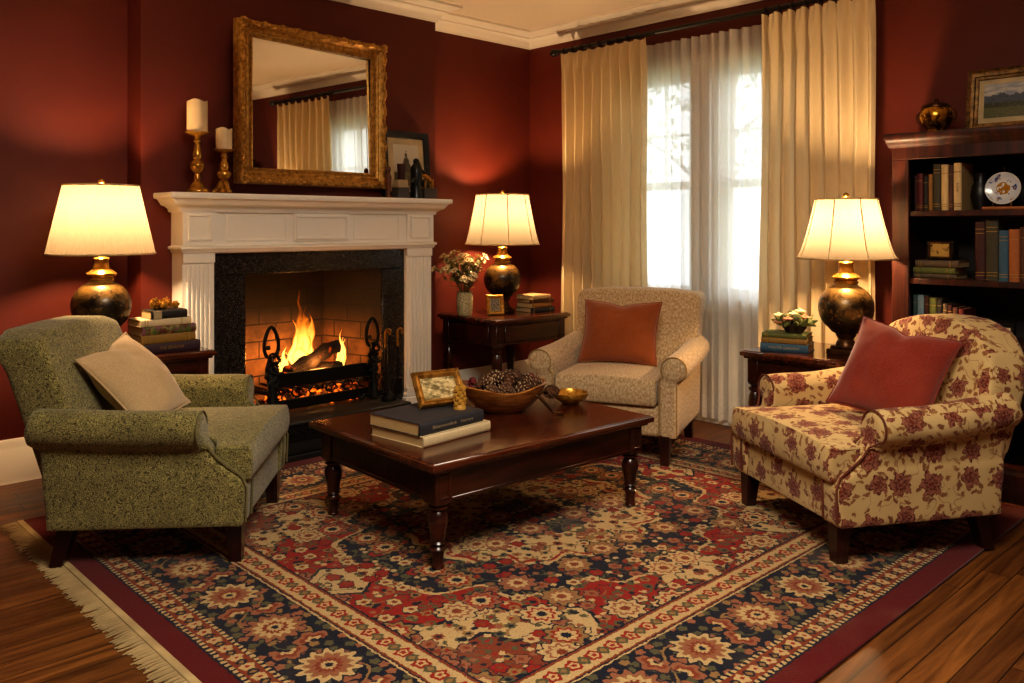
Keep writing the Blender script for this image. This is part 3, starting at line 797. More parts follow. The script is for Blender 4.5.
for sx in (-1, 1):
    for sz in (-1, 1):
        cx, cz = sx * (mw / 2 + .066), sz * (mh / 2 + .066)
        for k in range(9):
            a = k * .7; f.ball((cx + .018 * math.cos(a) * (k > 0), -.052, cz + .018 * math.sin(a) * (k > 0)), .011, 7, 5)
obj('frame', f, m_gilt, mr)
obj('mirror_glass', MB().box(-mw / 2, mw / 2, -.004, .004, -mh / 2, mh / 2), m_mirror, mr, (0, -.008, 0), (R(-1.2), 0, R(1.9)))

def candlestick(x, y, hgt, tri, lab, clab, ch, cr):
    t = thing('candlestick', lab, 'candlestick', (x, y, ZM))
    s = hgt
    b = MB()
    if not tri:
        b.lathe([(0, 0), (.058, 0), (.060, .012), (.055, .022), (.042, .030), (.038, .034), (.030, .050), (.022, .060), (0, .062)], 28)
    else:
        for k in range(3):
            a = k * 2 * PI / 3 + .5; c, sn = math.cos(a), math.sin(a)
            b.tube([(c * .052, sn * .052, .006), (c * .05, sn * .05, .014), (c * .034, sn * .034, .022), (c * .016, sn * .016, .055), (0, 0, .075)], [.012, .012, .013, .014, .010], 8)
        b.lathe([(0, .004), (.034, .004), (.030, .016), (.018, .04), (.010, .07), (0, .072)], 12)
    obj('base', b, m_brass, t)
    b = MB(); p = [(0, .055), (.014, .06), (.017, .068), (.012, .078), (.013, .088), (.024, .098), (.032, .115), (.030, .130), (.016, .145), (.020, .160), (.019, .175), (.012, .205), (.010, .215), (.016, .222), (.016, .228), (.010, .234), (.012, .25), (0, .25)]
    b.lathe([(r * 1.2, z * s / .25 if z > .06 else z) for r, z in p], 24); obj('stem', b, m_brass, t)
    b = MB(); b.lathe([(0, s - .004), (.014, s - .004), (.030, s + .002), (.058, s + .012), (.063, s + .018), (.055, s + .017), (.03, s + .010), (0, s + .010)], 28, fn=lambda a, z: 1 + .03 * math.cos(12 * a)); obj('drip_pan', b, m_brass, t)
    cn = thing('candle', clab, 'candle', (x, y, ZM + s + .010))
    b = MB(); b.lathe([(0, 0), (cr, 0), (cr, ch * .5), (cr * 1.0, ch * .94), (cr * .98, ch), (cr * .86, ch * .985), (cr * .7, ch * .955), (0, ch * .95)], 28)
    for v in b.bm.verts:
        if v.co.z > ch * .9: v.co.z += .006 * math.sin(3 * math.atan2(v.co.y, v.co.x) + x)
    obj('wax', b, m_wax, cn)
    b = MB(); b.tube([(0, 0, ch * .94), (.001, 0, ch * .99)], .0015, 6); obj('wick', b, m_blackfr, cn)
candlestick(1.885, 4.35, .30, False, 'tall turned brass candlestick with a round foot on the mantel', 'tall ivory pillar candle on the round-footed brass candlestick', .172, .052)
candlestick(2.015, 4.315, .215, True, 'short brass candlestick with a three-footed base beside the mirror', 'short ivory pillar candle on the three-footed brass candlestick', .118, .042)

def framed(name, lab, cat, loc, rz, w, h, fw, mfr, art, tilt=0.0, mount=.0, foot=False, prof=None, rot=None):
    t = thing(name, lab, cat, loc, rz, rot=rot)
    tl = (-tilt, 0, 0)
    p = prof or [(-.004, .004), (0, .010), (fw * .3, .016), (fw * .7, .018), (fw, .012), (fw, -.006), (-.004, -.006)]
    f = MB(); f.rectframe(w, h, p, (0, 0, h / 2 + fw)); obj('frame', f, mfr, t, rot=tl)
    if mount: obj('mount', MB().box(-w / 2, w / 2, -.004, .004, fw, h + fw), m_matb, t, rot=tl)
    obj('picture', MB().add([(-w / 2 + mount, -.0055, fw + mount), (w / 2 - mount, -.0055, fw + mount), (w / 2 - mount, -.0055, h + fw - mount), (-w / 2 + mount, -.0055, h + fw - mount)], [(0, 1, 2, 3)]), art, t, rot=tl, uv='flat')
    bk = MB(); bk.box(-w / 2, w / 2, .002, .006, fw, h + fw)
    if foot: bk.add([(-.015, .006, h * .8), (.015, .006, h * .8), (.02, h * .42, .005 - h * .42 * math.sin(tilt)), (-.02, h * .42, .005 - h * .42 * math.sin(tilt))], [(0, 1, 2, 3)])
    obj('backing', bk, m_blackfr, t, rot=tl)
    return t
framed('picture_frame', 'black framed print of a tree with a cream mount leaning on the red chimney breast', 'picture', (3.305, 4.425, ZM), 0, .29, .355, .042, m_blackfr, m_treep, R(5), .045, prof=[(-.004, .006), (0, .012), (.012, .018), (.034, .022), (.042, .016), (.042, -.006), (-.004, -.006)])

# ornaments in front of the print
t = thing('statuette', 'slim brown carved figure by the right edge of the gilt mirror', 'figurine', (3.090, 4.335, ZM))
a = MB(); a.lathe([(0, 0), (.018, 0), (.018, .01), (.012, .02), (.014, .06), (.018, .10), (.020, .13), (.013, .15), (.009, .156), (.014, .168), (.015, .182), (.010, .195), (0, .20)], 16); obj('body', a, m_brownw, t)
t = thing('plinth', 'grey block with a cream stone on top holding the dark red cup', 'block', (3.172, 4.32, ZM))
a = MB(); a.prism([(-.048, 0), (.048, 0), (.04, .065), (-.04, .065)], -.035, .035, 'y'); obj('base', a, m_grey, t)
obj('cap', MB().box(-.038, .038, -.03, .03, .065, .115, .004), m_creamst, t, label='cream stone block')
t = thing('cup', 'small dark red wooden cup on the cream stone block', 'cup', (3.178, 4.32, ZM + .115))
a = MB(); a.lathe([(0, 0), (.020, 0), (.022, .03), (.027, .07), (.029, .10), (.025, .10), (.022, .06), (0, .03)], 20); obj('body', a, m_redwood, t)
t = thing('bird_statue', 'dark green carved bird statue standing in front of the black framed print', 'statue', (3.282, 4.305, ZM))
a = MB(); a.tube([(0, 0, 0), (.003, 0, .04), (-.003, 0, .10), (.004, 0, .16), (0, 0, .20), (.006, 0, .225), (.002, 0, .245), (0, 0, .255)], [.040, .036, .032, .038, .034, .020, .016, .004], 14)
for k in range(10): a.tube([(.03 * math.cos(k), .03 * math.sin(k), .01 + .018 * k), (.038 * math.cos(k + .6), .036 * math.sin(k + .6), .04 + .018 * k)], [.008, .003], 6)
a.tube([(-.01, -.01, .13), (-.035, -.02, .115), (-.055, -.02, .10)], [.016, .016, .004], 8); a.tube([(.015, -.01, .19), (.05, -.02, .165), (.07, -.02, .16)], [.012, .01, .002], 8)
a.ball((-.004, -.004, .235), .02)
obj('body', a, m_darkgreen, t)
t = thing('animal_figurine', 'gold animal figurine on a dark grey block at the end of the mantel', 'figurine', (3.385, 4.32, ZM))
obj('block', MB().box(-.052, .052, -.035, .035, 0, .068, .003), m_grey, t)
a = MB(); a.tube([(-.045, 0, .145), (-.03, 0, .15), (0, 0, .135), (.022, 0, .115), (.035, 0, .11), (.045, 0, .125)], [.006, .014, .016, .014, .010, .004], 10)
for x, y in ((.03, -.012), (.03, .012), (-.03, -.012), (-.03, .012)): a.tube([(x * .9, y, .12), (x, y, .09), (x * 1.02, y, .068)], [.009, .006, .006], 8)
a.tube([(-.05, 0, .19), (-.045, 0, .165), (-.04, 0, .145)], [.004, .010, .010], 8); a.ball((-.052, 0, .175), .012)
obj('animal', a, m_gold2, t)
a = MB(); a.ball((-.018, .012, .098), .028, 10, 8, (.8, .7, 1.1)); obj('rock', a, m_blackfr, t)

# ------------------------------------------------------------------ tables
def turned(mb, x, y, z0, z1, r):
    h = z1 - z0
    p = [(0, 0), (.62, 0), (.68, .03), (.56, .06), (.60, .20), (.72, .28), (.95, .30), (.70, .33), (.62, .36), (.86, .39), (.70, .42), (.80, .55), (1.0, .68), (1.05, .76), (.92, .84), (.66, .89), (.98, .915), (.98, .94), (.68, .955), (.68, .965), (1.02, .98), (1.0, 1.0), (0, 1.0)]
    mb.lathe([(a * r, z0 + b * h) for a, b in p], 24, (x, y, 0))
def table(name, lab, cat, loc, sx, sy, h, ap, blk, rleg, over, th, drawer_y=None, drawer_x=None, rz=0):
    t = thing(name, lab, cat, loc, rz)
    tp = MB(); tp.box(-sx / 2, sx / 2, -sy / 2, sy / 2, h - th, h - .004, th * .3, 2); tp.box(-sx / 2 + .012, sx / 2 - .012, -sy / 2 + .012, sy / 2 - .012, h - .012, h, .004)
    tp.box(-sx / 2 + over * .5, sx / 2 - over * .5, -sy / 2 + over * .5, sy / 2 - over * .5, h - th - .012, h - th + .002, .004)
    obj('tabletop', tp, m_table, t)
    ax, ay = sx / 2 - over, sy / 2 - over; zt = h - th - .010; zb = zt - ap
    a = MB(); e = .008
    a.box(-ax + blk, ax - blk, -ay + e, -ay + .03, zb + .008, zt); a.box(-ax + blk, ax - blk, ay - .03, ay - e, zb + .008, zt)
    a.box(-ax + e, -ax + .03, -ay + blk, ay - blk, zb + .008, zt); a.box(ax - .03, ax - e, -ay + blk, ay - blk, zb + .008, zt)
    for yy in (-ay, ay - .026): a.box(-ax + blk, ax - blk, yy + .002, yy + .024, zb, zb + .014, .003)
    for xx in (-ax, ax - .026): a.box(xx + .002, xx + .024, -ay + blk, ay - blk, zb, zb + .014, .003)
    obj('apron', a, m_mahog, t)
    for ix in (-1, 1):
        for iy in (-1, 1):
            l = MB(); x, y = ix * (ax - blk / 2), iy * (ay - blk / 2)
            l.box(x - blk / 2, x + blk / 2, y - blk / 2, y + blk / 2, zb - .006, zt, .003)
            fr = [(0, -.002), (.003, .004), (.007, .004), (.010, 0)]
            l.rectframe(blk * .4, ap * .62, fr, (x, y - blk / 2, (zb + zt) / 2)) if iy < 0 else None
            turned(l, x, y, 0, zb - .004, rleg); obj('leg', l, m_mahog, t)
    return t, ax, ay, zb, zt
RZ = .012     # rug thickness
table('coffee_table', 'low rectangular mahogany coffee table with turned legs on the rug', 'coffee table', (2.47, 2.757, RZ), 1.20, .915, .398, .115, .075, .036, .04, .03, rz=R(-2.8))
t, ax, ay, zb, zt = table('end_table', 'dark wood end table between the green armchair and the fireplace', 'end table', (1.557, 4.155, 0), .556, .31, .64, .10, .055, .03, .03, .028)
t, ax, ay, zb, zt = table('end_table', 'square mahogany end table in the corner beside the fireplace', 'end table', (4.055, 4.315, 0), .71, .61, .64, .14, .06, .034, .03, .03)
d = MB(); d.box(-ax + .07, ax - .07, -ay - .006, -ay + .012, zb + .02, zt - .012, .004); obj('drawer', d, m_mahog, t)
d = MB(); d.box(-ax - .006, -ax + .012, -ay + .075, ay - .075, zb + .02, zt - .012, .004); obj('panel', d, m_mahog, t)
t, ax, ay, zb, zt = table('end_table', 'dark wood end table by the curtains behind the floral armchair', 'end table', (4.125, 2.075, RZ), .57, .52, .60, .12, .058, .034, .03, .03)

# ------------------------------------------------------------------ lamps
def lamp(lab, loc, pleated, square, rot=0.0, top=.19, bot=.262, curve=0.0, energy=33.0, z1=.822):
    t = thing('table_lamp', lab, 'lamp', loc, rot)
    b = MB()
    if square:
        b.box(-.072, .072, -.072, .072, 0, .030, .005, 2); b.box(-.058, .058, -.058, .058, .030, .045, .005); b.lathe([(0, .045), (.05, .045), (.046, .06), (.034, .075), (.046, .092), (.050, .105), (0, .105)], 28)
    else:
        b.lathe([(0, 0), (.082, 0), (.086, .012), (.080, .026), (.062, .034), (.058, .045), (.044, .062), (.040, .080), (.056, .094), (.058, .106), (0, .107)], 32)
    obj('foot', b, m_darkbrass, t)
    b = MB(); prof = [(0, .103), (.050, .104), (.066, .112)]
    for i in range(1, 18):
        a = -1.05 + (1.05 + 1.12) * i / 17; prof.append((.131 * math.cos(a) ** .92, .232 + .128 * math.sin(a) * (1.0 if a < 0 else .92)))
    prof += [(.054, .345), (.052, .352), (0, .352)]
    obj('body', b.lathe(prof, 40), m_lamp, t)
    b = MB(); b.lathe([(0, .348), (.056, .350), (.058, .358), (.050, .366), (.066, .374), (.068, .382), (.058, .390), (.040, .402), (.034, .425), (.032, .445), (.036, .452), (.030, .458), (.012, .462), (.010, .50), (0, .50)], 32); obj('neck', b, m_brass, t)
    z0 = .475; n = 240 if pleated else 96
    sides = 8
    def rad(u): return bot + (top - bot) * (u ** (1.0 if not curve else curve))
    prof = [(rad(i / 14), z0 + (z1 - z0) * i / 14) for i in range(15)]
    if pleated: fn = lambda a, z: 1 + .010 * math.cos(a * 60)
    else: fn = lambda a, z: 1 - .018 * (1 - abs(math.cos(a * sides / 2)))
    b = MB(); b.shell(prof, n, fn=fn); sh = obj('lamp_shade', b, m_shade1 if pleated else m_shade2, t, ang=180)
    for u, zz in ((0, z0), (1, z1)):
        tr = MB(); pts = [(rad(u) * fn(a, zz) * math.cos(a), rad(u) * fn(a, zz) * math.sin(a), zz) for a in [2 * PI * i / 96 for i in range(96)]]; tr.tube(pts, .0045, 6, True); obj('shade_trim', tr, m_shtrim, sh)
    if not pleated:
        for k in range(sides):
            tr = MB(); a = 2 * PI * k / sides; tr.tube([(p[0] * 1.001 * math.cos(a), p[0] * 1.001 * math.sin(a), p[1]) for p in prof], .0028, 5); obj('shade_rib', tr, m_shtrim, sh)
    hp = MB(); hp.tube([(0, 0, .49), (.0, 0, .52)], .014, 10); zq = z1 - .822
    for sx in (-1, 1): hp.tube([(.012 * sx, 0, .50), (.055 * sx, 0, .56), (.06 * sx, 0, .66), (.02 * sx, 0, .80 + zq), (0, 0, .825 + zq)], .002, 5)
    for k in range(3): a = k * 2.094; hp.tube([(0, 0, .82 + zq), (top * .98 * math.cos(a), top * .98 * math.sin(a), .818 + zq)], .0018, 5)
    obj('harp', hp, m_brass, t)
    b = MB(); b.lathe([(0, .822 + zq), (.008, .822 + zq), (.006, .83 + zq), (.014, .836 + zq), (.014, .846 + zq), (.006, .854 + zq), (0, .856 + zq)], 14); obj('finial', b, m_brass, t)
    li = bpy.data.lights.new('lamp_bulb', 'POINT'); li.energy = energy; li.color = (1, .65, .35); li.shadow_soft_size = .045
    lo = bpy.data.objects.new('lamp_bulb', li); COL.objects.link(lo); lo.location = (loc[0], loc[1], loc[2] + z1 - .13)
    return t
lamp('bronze urn lamp with wide pleated shade behind the green armchair', (1.37, 4.225, .64), True, False, 0, .163, .234, z1=.795)
lamp('bronze urn lamp with panelled shade on the corner table by the flower vase', (4.07, 4.35, .64), False, False, R(12), .185, .262, .8)
lamp('bronze urn lamp with flared panelled shade beside the bookcase', (4.09, 1.89, .60 + RZ), False, True, R(5), .148, .236, .72, z1=.765)

# ------------------------------------------------------------------ books
def text_mesh(mb, s, size, mtx):
    cu = bpy.data.curves.new('t', 'FONT'); cu.body = s; cu.size = size; cu.align_x = 'CENTER'; cu.align_y = 'CENTER'; cu.resolution_u = 2
    o = bpy.data.objects.new('t', cu); COL.objects.link(o); dg = bpy.context.evaluated_depsgraph_get(); ev = o.evaluated_get(dg); me = ev.to_mesh()
    mb.add([v.co.copy() for v in me.vertices], [tuple(p.vertices) for p in me.polygons], mtx); ev.to_mesh_clear(); bpy.data.objects.remove(o); bpy.data.curves.remove(cu)
# book axes: a along the spine, d depth away from the spine, t thickness. flat: a=x d=y t=z; standing: a=z d=y t=x ; spine faces -y
def book(lab, loc, rz, a, d, t, mcover, standing=False, bands=0, title=None, group=None, lc=None, mlabel=None, lean=0.0, mp=None):
    r = thing('book', lab, 'book', loc, rz, group, rot=(0, lean, rz) if lean else None)
    def bx(mb, a0, a1, d0, d1, t0, t1, bev=0.0):
        if standing: mb.box(t0, t1, d0, d1, a0, a1, bev)
        else: mb.box(a0, a1, d0, d1, t0, t1, bev)
    c0 = 0 if standing else -a / 2; th = .0025; tc = -t / 2 if standing else 0
    c = MB(); bx(c, c0, c0 + a, .004, d, tc, tc + th, .0008); bx(c, c0, c0 + a, .004, d, tc + t - th, tc + t, .0008)
    seg = 6; poly = []
    for i in range(seg + 1): u = PI * i / seg; poly.append((.005 - .006 * math.sin(u), tc + t / 2 - math.cos(u) * t / 2))
    poly += [(.009, tc + t), (.009, tc)]
    if standing: c.prism([(q, p) for p, q in poly], c0, c0 + a, 'z')
    else: c.prism(poly, c0, c0 + a, 'x')
    obj('cover', c, mcover, r)
    p = MB(); bx(p, c0 + .004, c0 + a - .004, .007, d - .004, tc + th, tc + t - th); obj('pages', p, mp or m_pages, r)
    for k in range(bands):
        g = MB(); f_ = (.08, .13, .80, .87, .92)[k]
        bx(g, c0 + a * f_, c0 + a * f_ + .003, -.0018, .003, tc + t * .06, tc + t * .94); obj('spine_band', g, lc or m_goldleaf, r)
    if title:
        g = MB()
        mt = Matrix.Translation((c0 + a * .5 if not standing else 0, -.0022, tc + t / 2 if not standing else a * .48))
        mt = mt @ (Matrix.Rotation(PI / 2, 4, 'X') if not standing else Matrix.Rotation(PI / 2, 4, 'X') @ Matrix.Rotation(-PI / 2, 4, 'Z'))
        text_mesh(g, title, t * .42, mt); obj('spine_lettering', g, lc or m_goldleaf, r)
    if mlabel:
        g = MB(); bx(g, c0 + a * .06, c0 + a * .28, -.0016, .003, tc + t * .04, tc + t * .96); obj('spine_label', g, lc or m_goldleaf, r)
    return r
BC = dict(red=cloth('red book cloth', '4a1210', '6e2018'), black=cloth('black book cloth', '17120f', '2a211b'), tan=cloth('tan book cloth', '7a5426', 'a07236'), olive=cloth('olive book cloth', '2e2a18', '47402a'),
          cream=cloth('cream book cloth', 'b89a66', 'd4b884'), brown=cloth('brown book cloth', '3e2214', '5c3420'), dkred=cloth('dark red leather', '2c0c0a', '451510'), blue=cloth('blue book cloth', '2c4a5e', '3f6478'),
          orange=cloth('orange book cloth', '8a4a1c', 'b06a30'), green=cloth('green book cloth', '4a4f22', '6c7030'), grey=cloth('grey brown cloth', '4a3c2c', '66543c'), purple=cloth('purple book cloth', '2c1a20', '422832'),
          navy=cloth('slate book jacket', '26262c', '3a3a40'), teal=cloth('teal cloth', '24393c', '3c5a5a'), pink=cloth('pale pink blue jacket', '5a7a88', '8aa0a0'), white=cloth('off white jacket', 'c4ae86', 'dcc8a2'), ochre=cloth('ochre cloth', '7a5a20', '9a7632'))
# coffee table
ZT = RZ + .398
CB = R(5)
book('thick cream book under the dark book on the coffee table', (2.155, 2.555, ZT), CB, .37, .31, .040, BC['white'], mp=m_pages)
book('dark slate hardback on top of the cream book on the coffee table', (2.14, 2.57, ZT + .040), CB, .35, .30, .048, BC['navy'], title='Bakerswoodeck    Interiors', lc=m_creamst)
# green-chair end table stack
zt_ = .64
for nm, lab, a, d, t, m, bands, dx, rz, kw in (
    ('b', 'dark purple hardback at the bottom of the stack beside the pleated lamp', .285, .165, .046, BC['purple'], 0, .0, .02, dict(title='THE SEASONS')),
    ('b', 'olive gold hardback second from the bottom of the stack beside the pleated lamp', .262, .165, .042, BC['ochre'], 4, -.012, .05, {}),
    ('b', 'hardback in a patchwork green and brown jacket mid stack beside the pleated lamp', .265, .165, .040, m_dust, 0, -.010, .04, {}),
    ('b', 'cream hardback under the small black book by the pleated lamp', .245, .16, .034, BC['white'], 3, -.025, .02, {}),
    ('b', 'small black book with a cream label topping the stack by the pleated lamp', .175, .125, .040, BC['black'], 0, -.010, .03, dict(mlabel=True, lc=m_creamst))):
    book(lab, (1.645 + dx, 4.085, zt_), rz, a, d, t, m, bands=bands, **kw); zt_ += t
t = thing('gold_ornament', 'small gilt flower ornament on the black book by the pleated lamp', 'ornament', (1.635, 4.15, zt_))
a = MB(); rr = random.Random(8)
for k in range(16):
    c = ((rr.random() - .5) * .12, (rr.random() - .5) * .05, .012 + rr.random() * .03)
    a.ball(c, .011 + rr.random() * .008, 7, 5)
    for j in range(5): an = j * 1.256; a.ball((c[0] + .014 * math.cos(an), c[1] - .006, c[2] + .014 * math.sin(an) * .8 + .003), .0065, 6, 4)
for v in a.bm.verts: v.co.z = max(v.co.z, 0)
obj('blossoms', a, m_gold2, t)
# corner table stack
zz = .64
for lab, a, d, t, m, b, dx, rz in (('dark grey book at the bottom of the stack beside the corner lamp', .225, .17, .032, BC['navy'], 3, 0, R(-3)), ('tan worn book in the stack beside the corner lamp', .20, .16, .034, BC['tan'], 0, -.005, R(4)),
                                   ('brown book third up in the stack beside the corner lamp', .215, .16, .026, BC['brown'], 3, -.01, R(-8)), ('cream book topping the stack beside the corner lamp', .20, .155, .028, BC['cream'], 0, -.012, R(6))):
    book(lab, (4.285 + dx, 4.16, zz), rz, a, d, t, m, bands=b); zz += t
# table by curtains
zz = .60 + RZ; RB = R(-90 + 16)
for lab, a, d, t, m, kw in (('blue hardback at the bottom of the stack below the flower dish', .235, .165, .042, BC['blue'], dict(title='WINTER GARDENS', lc=m_creamst)), ('ochre hardback in the middle of the stack below the flower dish', .225, .16, .028, BC['ochre'], dict(bands=3)), ('green brown hardback directly under the flower dish', .22, .155, .024, BC['green'], dict(bands=3))):
    book(lab, (3.93, 2.135, zz), RB, a, d, t, m, **kw); zz += t
fa = thing('flower_arrangement', 'low dish of pink blossoms and green buds on the books by the curtains', 'flower arrangement', (4.01, 2.12, zz)); fa.scale = (1.15,) * 3
a = MB(); a.lathe([(0, 0), (.035, 0), (.05, .02), (.058, .04), (.052, .042), (.04, .02), (0, .015)], 20); obj('dish', a, m_soil, fa)
rr = random.Random(12)
for k in range(26):
    an = rr.random() * 6.28; rad = .02 + rr.random() * .065; z = .045 + rr.random() * .055 * (1.2 - rad * 7)
    c = Vector((rad * math.cos(an), rad * math.sin(an), z)); a = MB()
    if k % 3 == 0:
        for j in range(3):
            for q in range(6): b_ = q * 1.05 + j * .5; a.ball(c + Vector((math.cos(b_), math.sin(b_), .4 * j - .3)) * (.013 - .003 * j), .0105, 6, 4)
        obj('bud', a, m_succ, fa)
    else:
        for q in range(6): b_ = q * 1.047; a.ball(c + Vector((math.cos(b_) * .012, math.sin(b_) * .012, .002)), .011, 7, 5, (1, 1, .6))
        a.ball(c + Vector((0, 0, .006)), .009, 6, 4); obj('blossom', a, m_pink if k % 3 == 1 else m_petal, fa)
for k in range(12):
    an = k * .53; a = MB(); a.tube([(.03 * math.cos(an), .03 * math.sin(an), .035), (.07 * math.cos(an), .07 * math.sin(an), .045), (.098 * math.cos(an), .098 * math.sin(an), .035 + .02 * (k % 3))], [.004, .014, .002], 6); obj('leaf', a, m_leafm, fa)

# vase of small flowers on the corner table
VX, VY = 3.775, 4.41
vs_ = thing('flower_vase', 'pebbled cream vase holding small white flowers on the corner table', 'vase', (VX, VY, .64))
a = MB(); a.lathe([(0, 0), (.048, 0), (.052, .01), (.056, .06), (.057, .12), (.050, .145), (.056, .155), (.050, .155), (.044, .14), (.046, .02), (0, .012)], 28); obj('body', a, m_vase, vs_)
def flower_proto(kind):
    t = thing('wildflower', 'thin stemmed cream wildflower standing in the pebbled vase', 'flower', (VX, VY, .66), 0, 'wildflowers in the vase')
    h = .30; a = MB(); a.tube([(0, 0, 0), (.012, 0, h * .4), (.03, 0, h * .75), (.055, 0, h)], .0016, 5); obj('stem', a, m_stem, t)
    a = MB()
    for k in range(6):
        z = .12 + k * .028; an = k * 2.2; mt = Matrix.Translation((.012 + z * .08, 0, z)) @ Matrix.Rotation(an, 4, 'Z') @ Matrix.Rotation(-.6, 4, 'Y')
        a.add([(0, 0, 0), (.02, -.010, .002), (.052, 0, 0), (.02, .010, .002)], [(0, 1, 2, 3)], mt)
    obj('leaves', a, m_leafm, t)
    for j, (x, y, z) in enumerate(((.055, 0, h), (.03, .035, h - .035), (.02, -.03, h - .06))[:2 + kind]):
        if j: a = MB(); a.tube([(.025, 0, h * .66), (x, y, z)], .0012, 5); obj('stem', a, m_stem, t)
        a = MB()
        for q in range(7):
            b_ = q * .9; mt = Matrix.Translation((x, y, z)) @ Matrix.Rotation(.5 - kind * .3, 4, 'Y') @ Matrix.Rotation(b_, 4, 'Z')
            a.add([(.003, 0, 0), (.014, -.010, .004), (.028, 0, .006), (.014, .010, .004)], [(0, 1, 2, 3)], mt)
        fl = obj('blossom', a, m_petal, t); a = MB(); a.ball((x, y, z + .004), .007, 7, 5); obj('flower_centre', a, m_petal_c, fl)
    return t
fps = [flower_proto(0), flower_proto(1)]
rr = random.Random(21)
for k in range(42):
    tilt = rr.uniform(-.1, .80); rz = k * 2.39996 + rr.uniform(-.2, .2); s = rr.uniform(.66, 1.08); tilt = min(tilt, .30) if math.cos(rz) > .2 else tilt; hgt = .742 + .01 * rr.random()
    loc = (VX + .008 * math.cos(rz), VY + .008 * math.sin(rz), hgt)
    if k < 2: o = fps[k]; o.location = loc; o.scale = (s,) * 3
    else: o = dup(fps[k % 2], loc, scale=s)
    o.rotation_euler = (0, tilt, rz)
framed('photo_frame', 'small gold framed photo standing by the flower vase on the corner table', 'photo frame', (3.90, 4.235, .641), R(-20), .078, .092, .022, m_gold2, m_ph1, R(10), .008, True)

# ------------------------------------------------------------------ coffee table objects
framed('photo_frame', 'ornate gilt photo frame leaning on the dark book on the coffee table', 'photo frame', (2.23, 2.74, ZT + .096), R(-10), .165, .098, .024, m_gilt, m_ph2, R(32), 0, True,
       prof=[(-.004, .004), (0, .010), (.008, .018), (.014, .012), (.022, .020), (.028, .010), (.028, -.006), (-.004, -.006)])
t = thing('carved_figure', 'small yellow carved flower figure before the gilt frame on the dark book', 'figurine', (2.25, 2.66, ZT + .088))
a = MB(); rr = random.Random(4)
for k in range(30):
    z = .012 + k * .0027; an = k * 2.4; a.ball((.020 * math.cos(an), .014 * math.sin(an), z), .0105, 6, 4)
a.lathe([(0, 0), (.026, 0), (.026, .01), (.018, .02), (.016, .085), (0, .095)], 14); obj('body', a, m_ochre, t)
BXc, BYc = 2.625, 2.80
bw = thing('bowl', 'wide oval wooden bowl filled with pinecones on the coffee table', 'bowl', (BXc, BYc, ZT), R(-35))
a = MB(); prof = [(0, 0), (.075, 0), (.082, .006), (.118, .03), (.155, .072), (.176, .120), (.170, .124), (.162, .120), (.142, .078), (.108, .042), (.06, .022), (0, .02)]
a.lathe(prof, 48)
for v in a.bm.verts:
    an = math.atan2(v.co.y, v.co.x); k = max(0, (v.co.z - .03) / .09); v.co.x *= 1.12; v.co.y *= .86; v.co.z += k * (.014 * math.cos(2 * an) - .006 * math.cos(5 * an + 1) * .6)
obj('vessel', a, m_bowl, bw)
def pinecone(name, lab, loc, group='pinecones in the bowl'):
    t = thing(name, lab, 'pinecone', loc, 0, group)
    core = MB(); core.ball((0, 0, 0), .022, 10, 8, (1, 1, 1.5)); obj('core', core, m_cone, t)
    sc_, tp = MB(), MB(); n = 44
    for k in range(n):
        u = (k + .5) / n; z = -.034 + u * .07; rad = .033 * math.sin(PI * min(1, .12 + u * .84)) ** .75; an = k * 2.39996
        mt = Matrix.Translation((0, 0, z)) @ Matrix.Rotation(an, 4, 'Z')
        up = .4 + u * .9; c, s = math.cos(up), math.sin(up); l = rad; wd = .0085 + .004 * (1 - u)
        sc_.add([(0, -wd * .4, 0), (l * .6, -wd, l * s * .35), (l, -wd * .7, l * s * .62), (l, wd * .7, l * s * .62), (l * .6, wd, l * s * .35), (0, wd * .4, 0), (l * .7, 0, l * s * .35 - .004)], [(0, 1, 6), (1, 2, 6), (2, 3, 6), (3, 4, 6), (4, 5, 6), (0, 1, 2, 3, 4, 5)], mt)
        tp.add([(l, -wd * .75, l * s * .62 - .002), (l + .0025, 0, l * s * .62 - .002), (l, wd * .75, l * s * .62 - .002), (l - .001, 0, l * s * .62 + .003)], [(0, 1, 2, 3)], mt)
    obj('scales', sc_, m_cone, t); obj('scale_tips', tp, m_conetip, t)
    return t
pc = pinecone('pinecone', 'open brown pinecone piled in the wooden bowl', (BXc, BYc, ZT + .09))
spots = [(-.10, .02, .085), (-.06, -.055, .085), (.0, .06, .082), (.0, -.06, .09), (.07, -.04, .088), (.07, .04, .086), (.13, .0, .105), (-.02, 0, .13), (.05, .005, .135), (-.075, -.01, .12), (.02, -.045, .128), (.03, .05, .13), (-.03, .05, .118), (.11, .03, .115)]
rr = random.Random(31); ca, sa = math.cos(R(-35)), math.sin(R(-35))
for k, (x, y, z) in enumerate(spots):
    x *= 1.06; y *= 1.15; loc = (BXc + x * ca - y * sa, BYc + x * sa + y * ca, ZT + z + .014); rot = (rr.uniform(-1.3, 1.3), rr.uniform(-1.3, 1.3), rr.uniform(0, 6))
    if k == 0: pc.location = loc; pc.rotation_euler = rot
    else: dup(pc, loc, rot, scale=rr.uniform(.9, 1.12))
def dried(loc, m, lab, s):
    a = MB(); r2 = random.Random(int(loc[0] * 1000))
    for k in range(14):
        mt = Matrix.Rotation(r2.random() * 6, 4, 'Z') @ Matrix.Rotation(r2.uniform(.2, 1.3), 4, 'Y')
        a.add([(0, 0, 0), (s * .5, -s * .35, s * .12), (s, 0, s * .05), (s * .5, s * .35, s * .12)], [(0, 1, 2, 3)], mt)
    a.ball((0, 0, 0), s * .45, 8, 6)
    return tag(obj('dried_flower', a, m, None, loc), lab, 'dried flower')
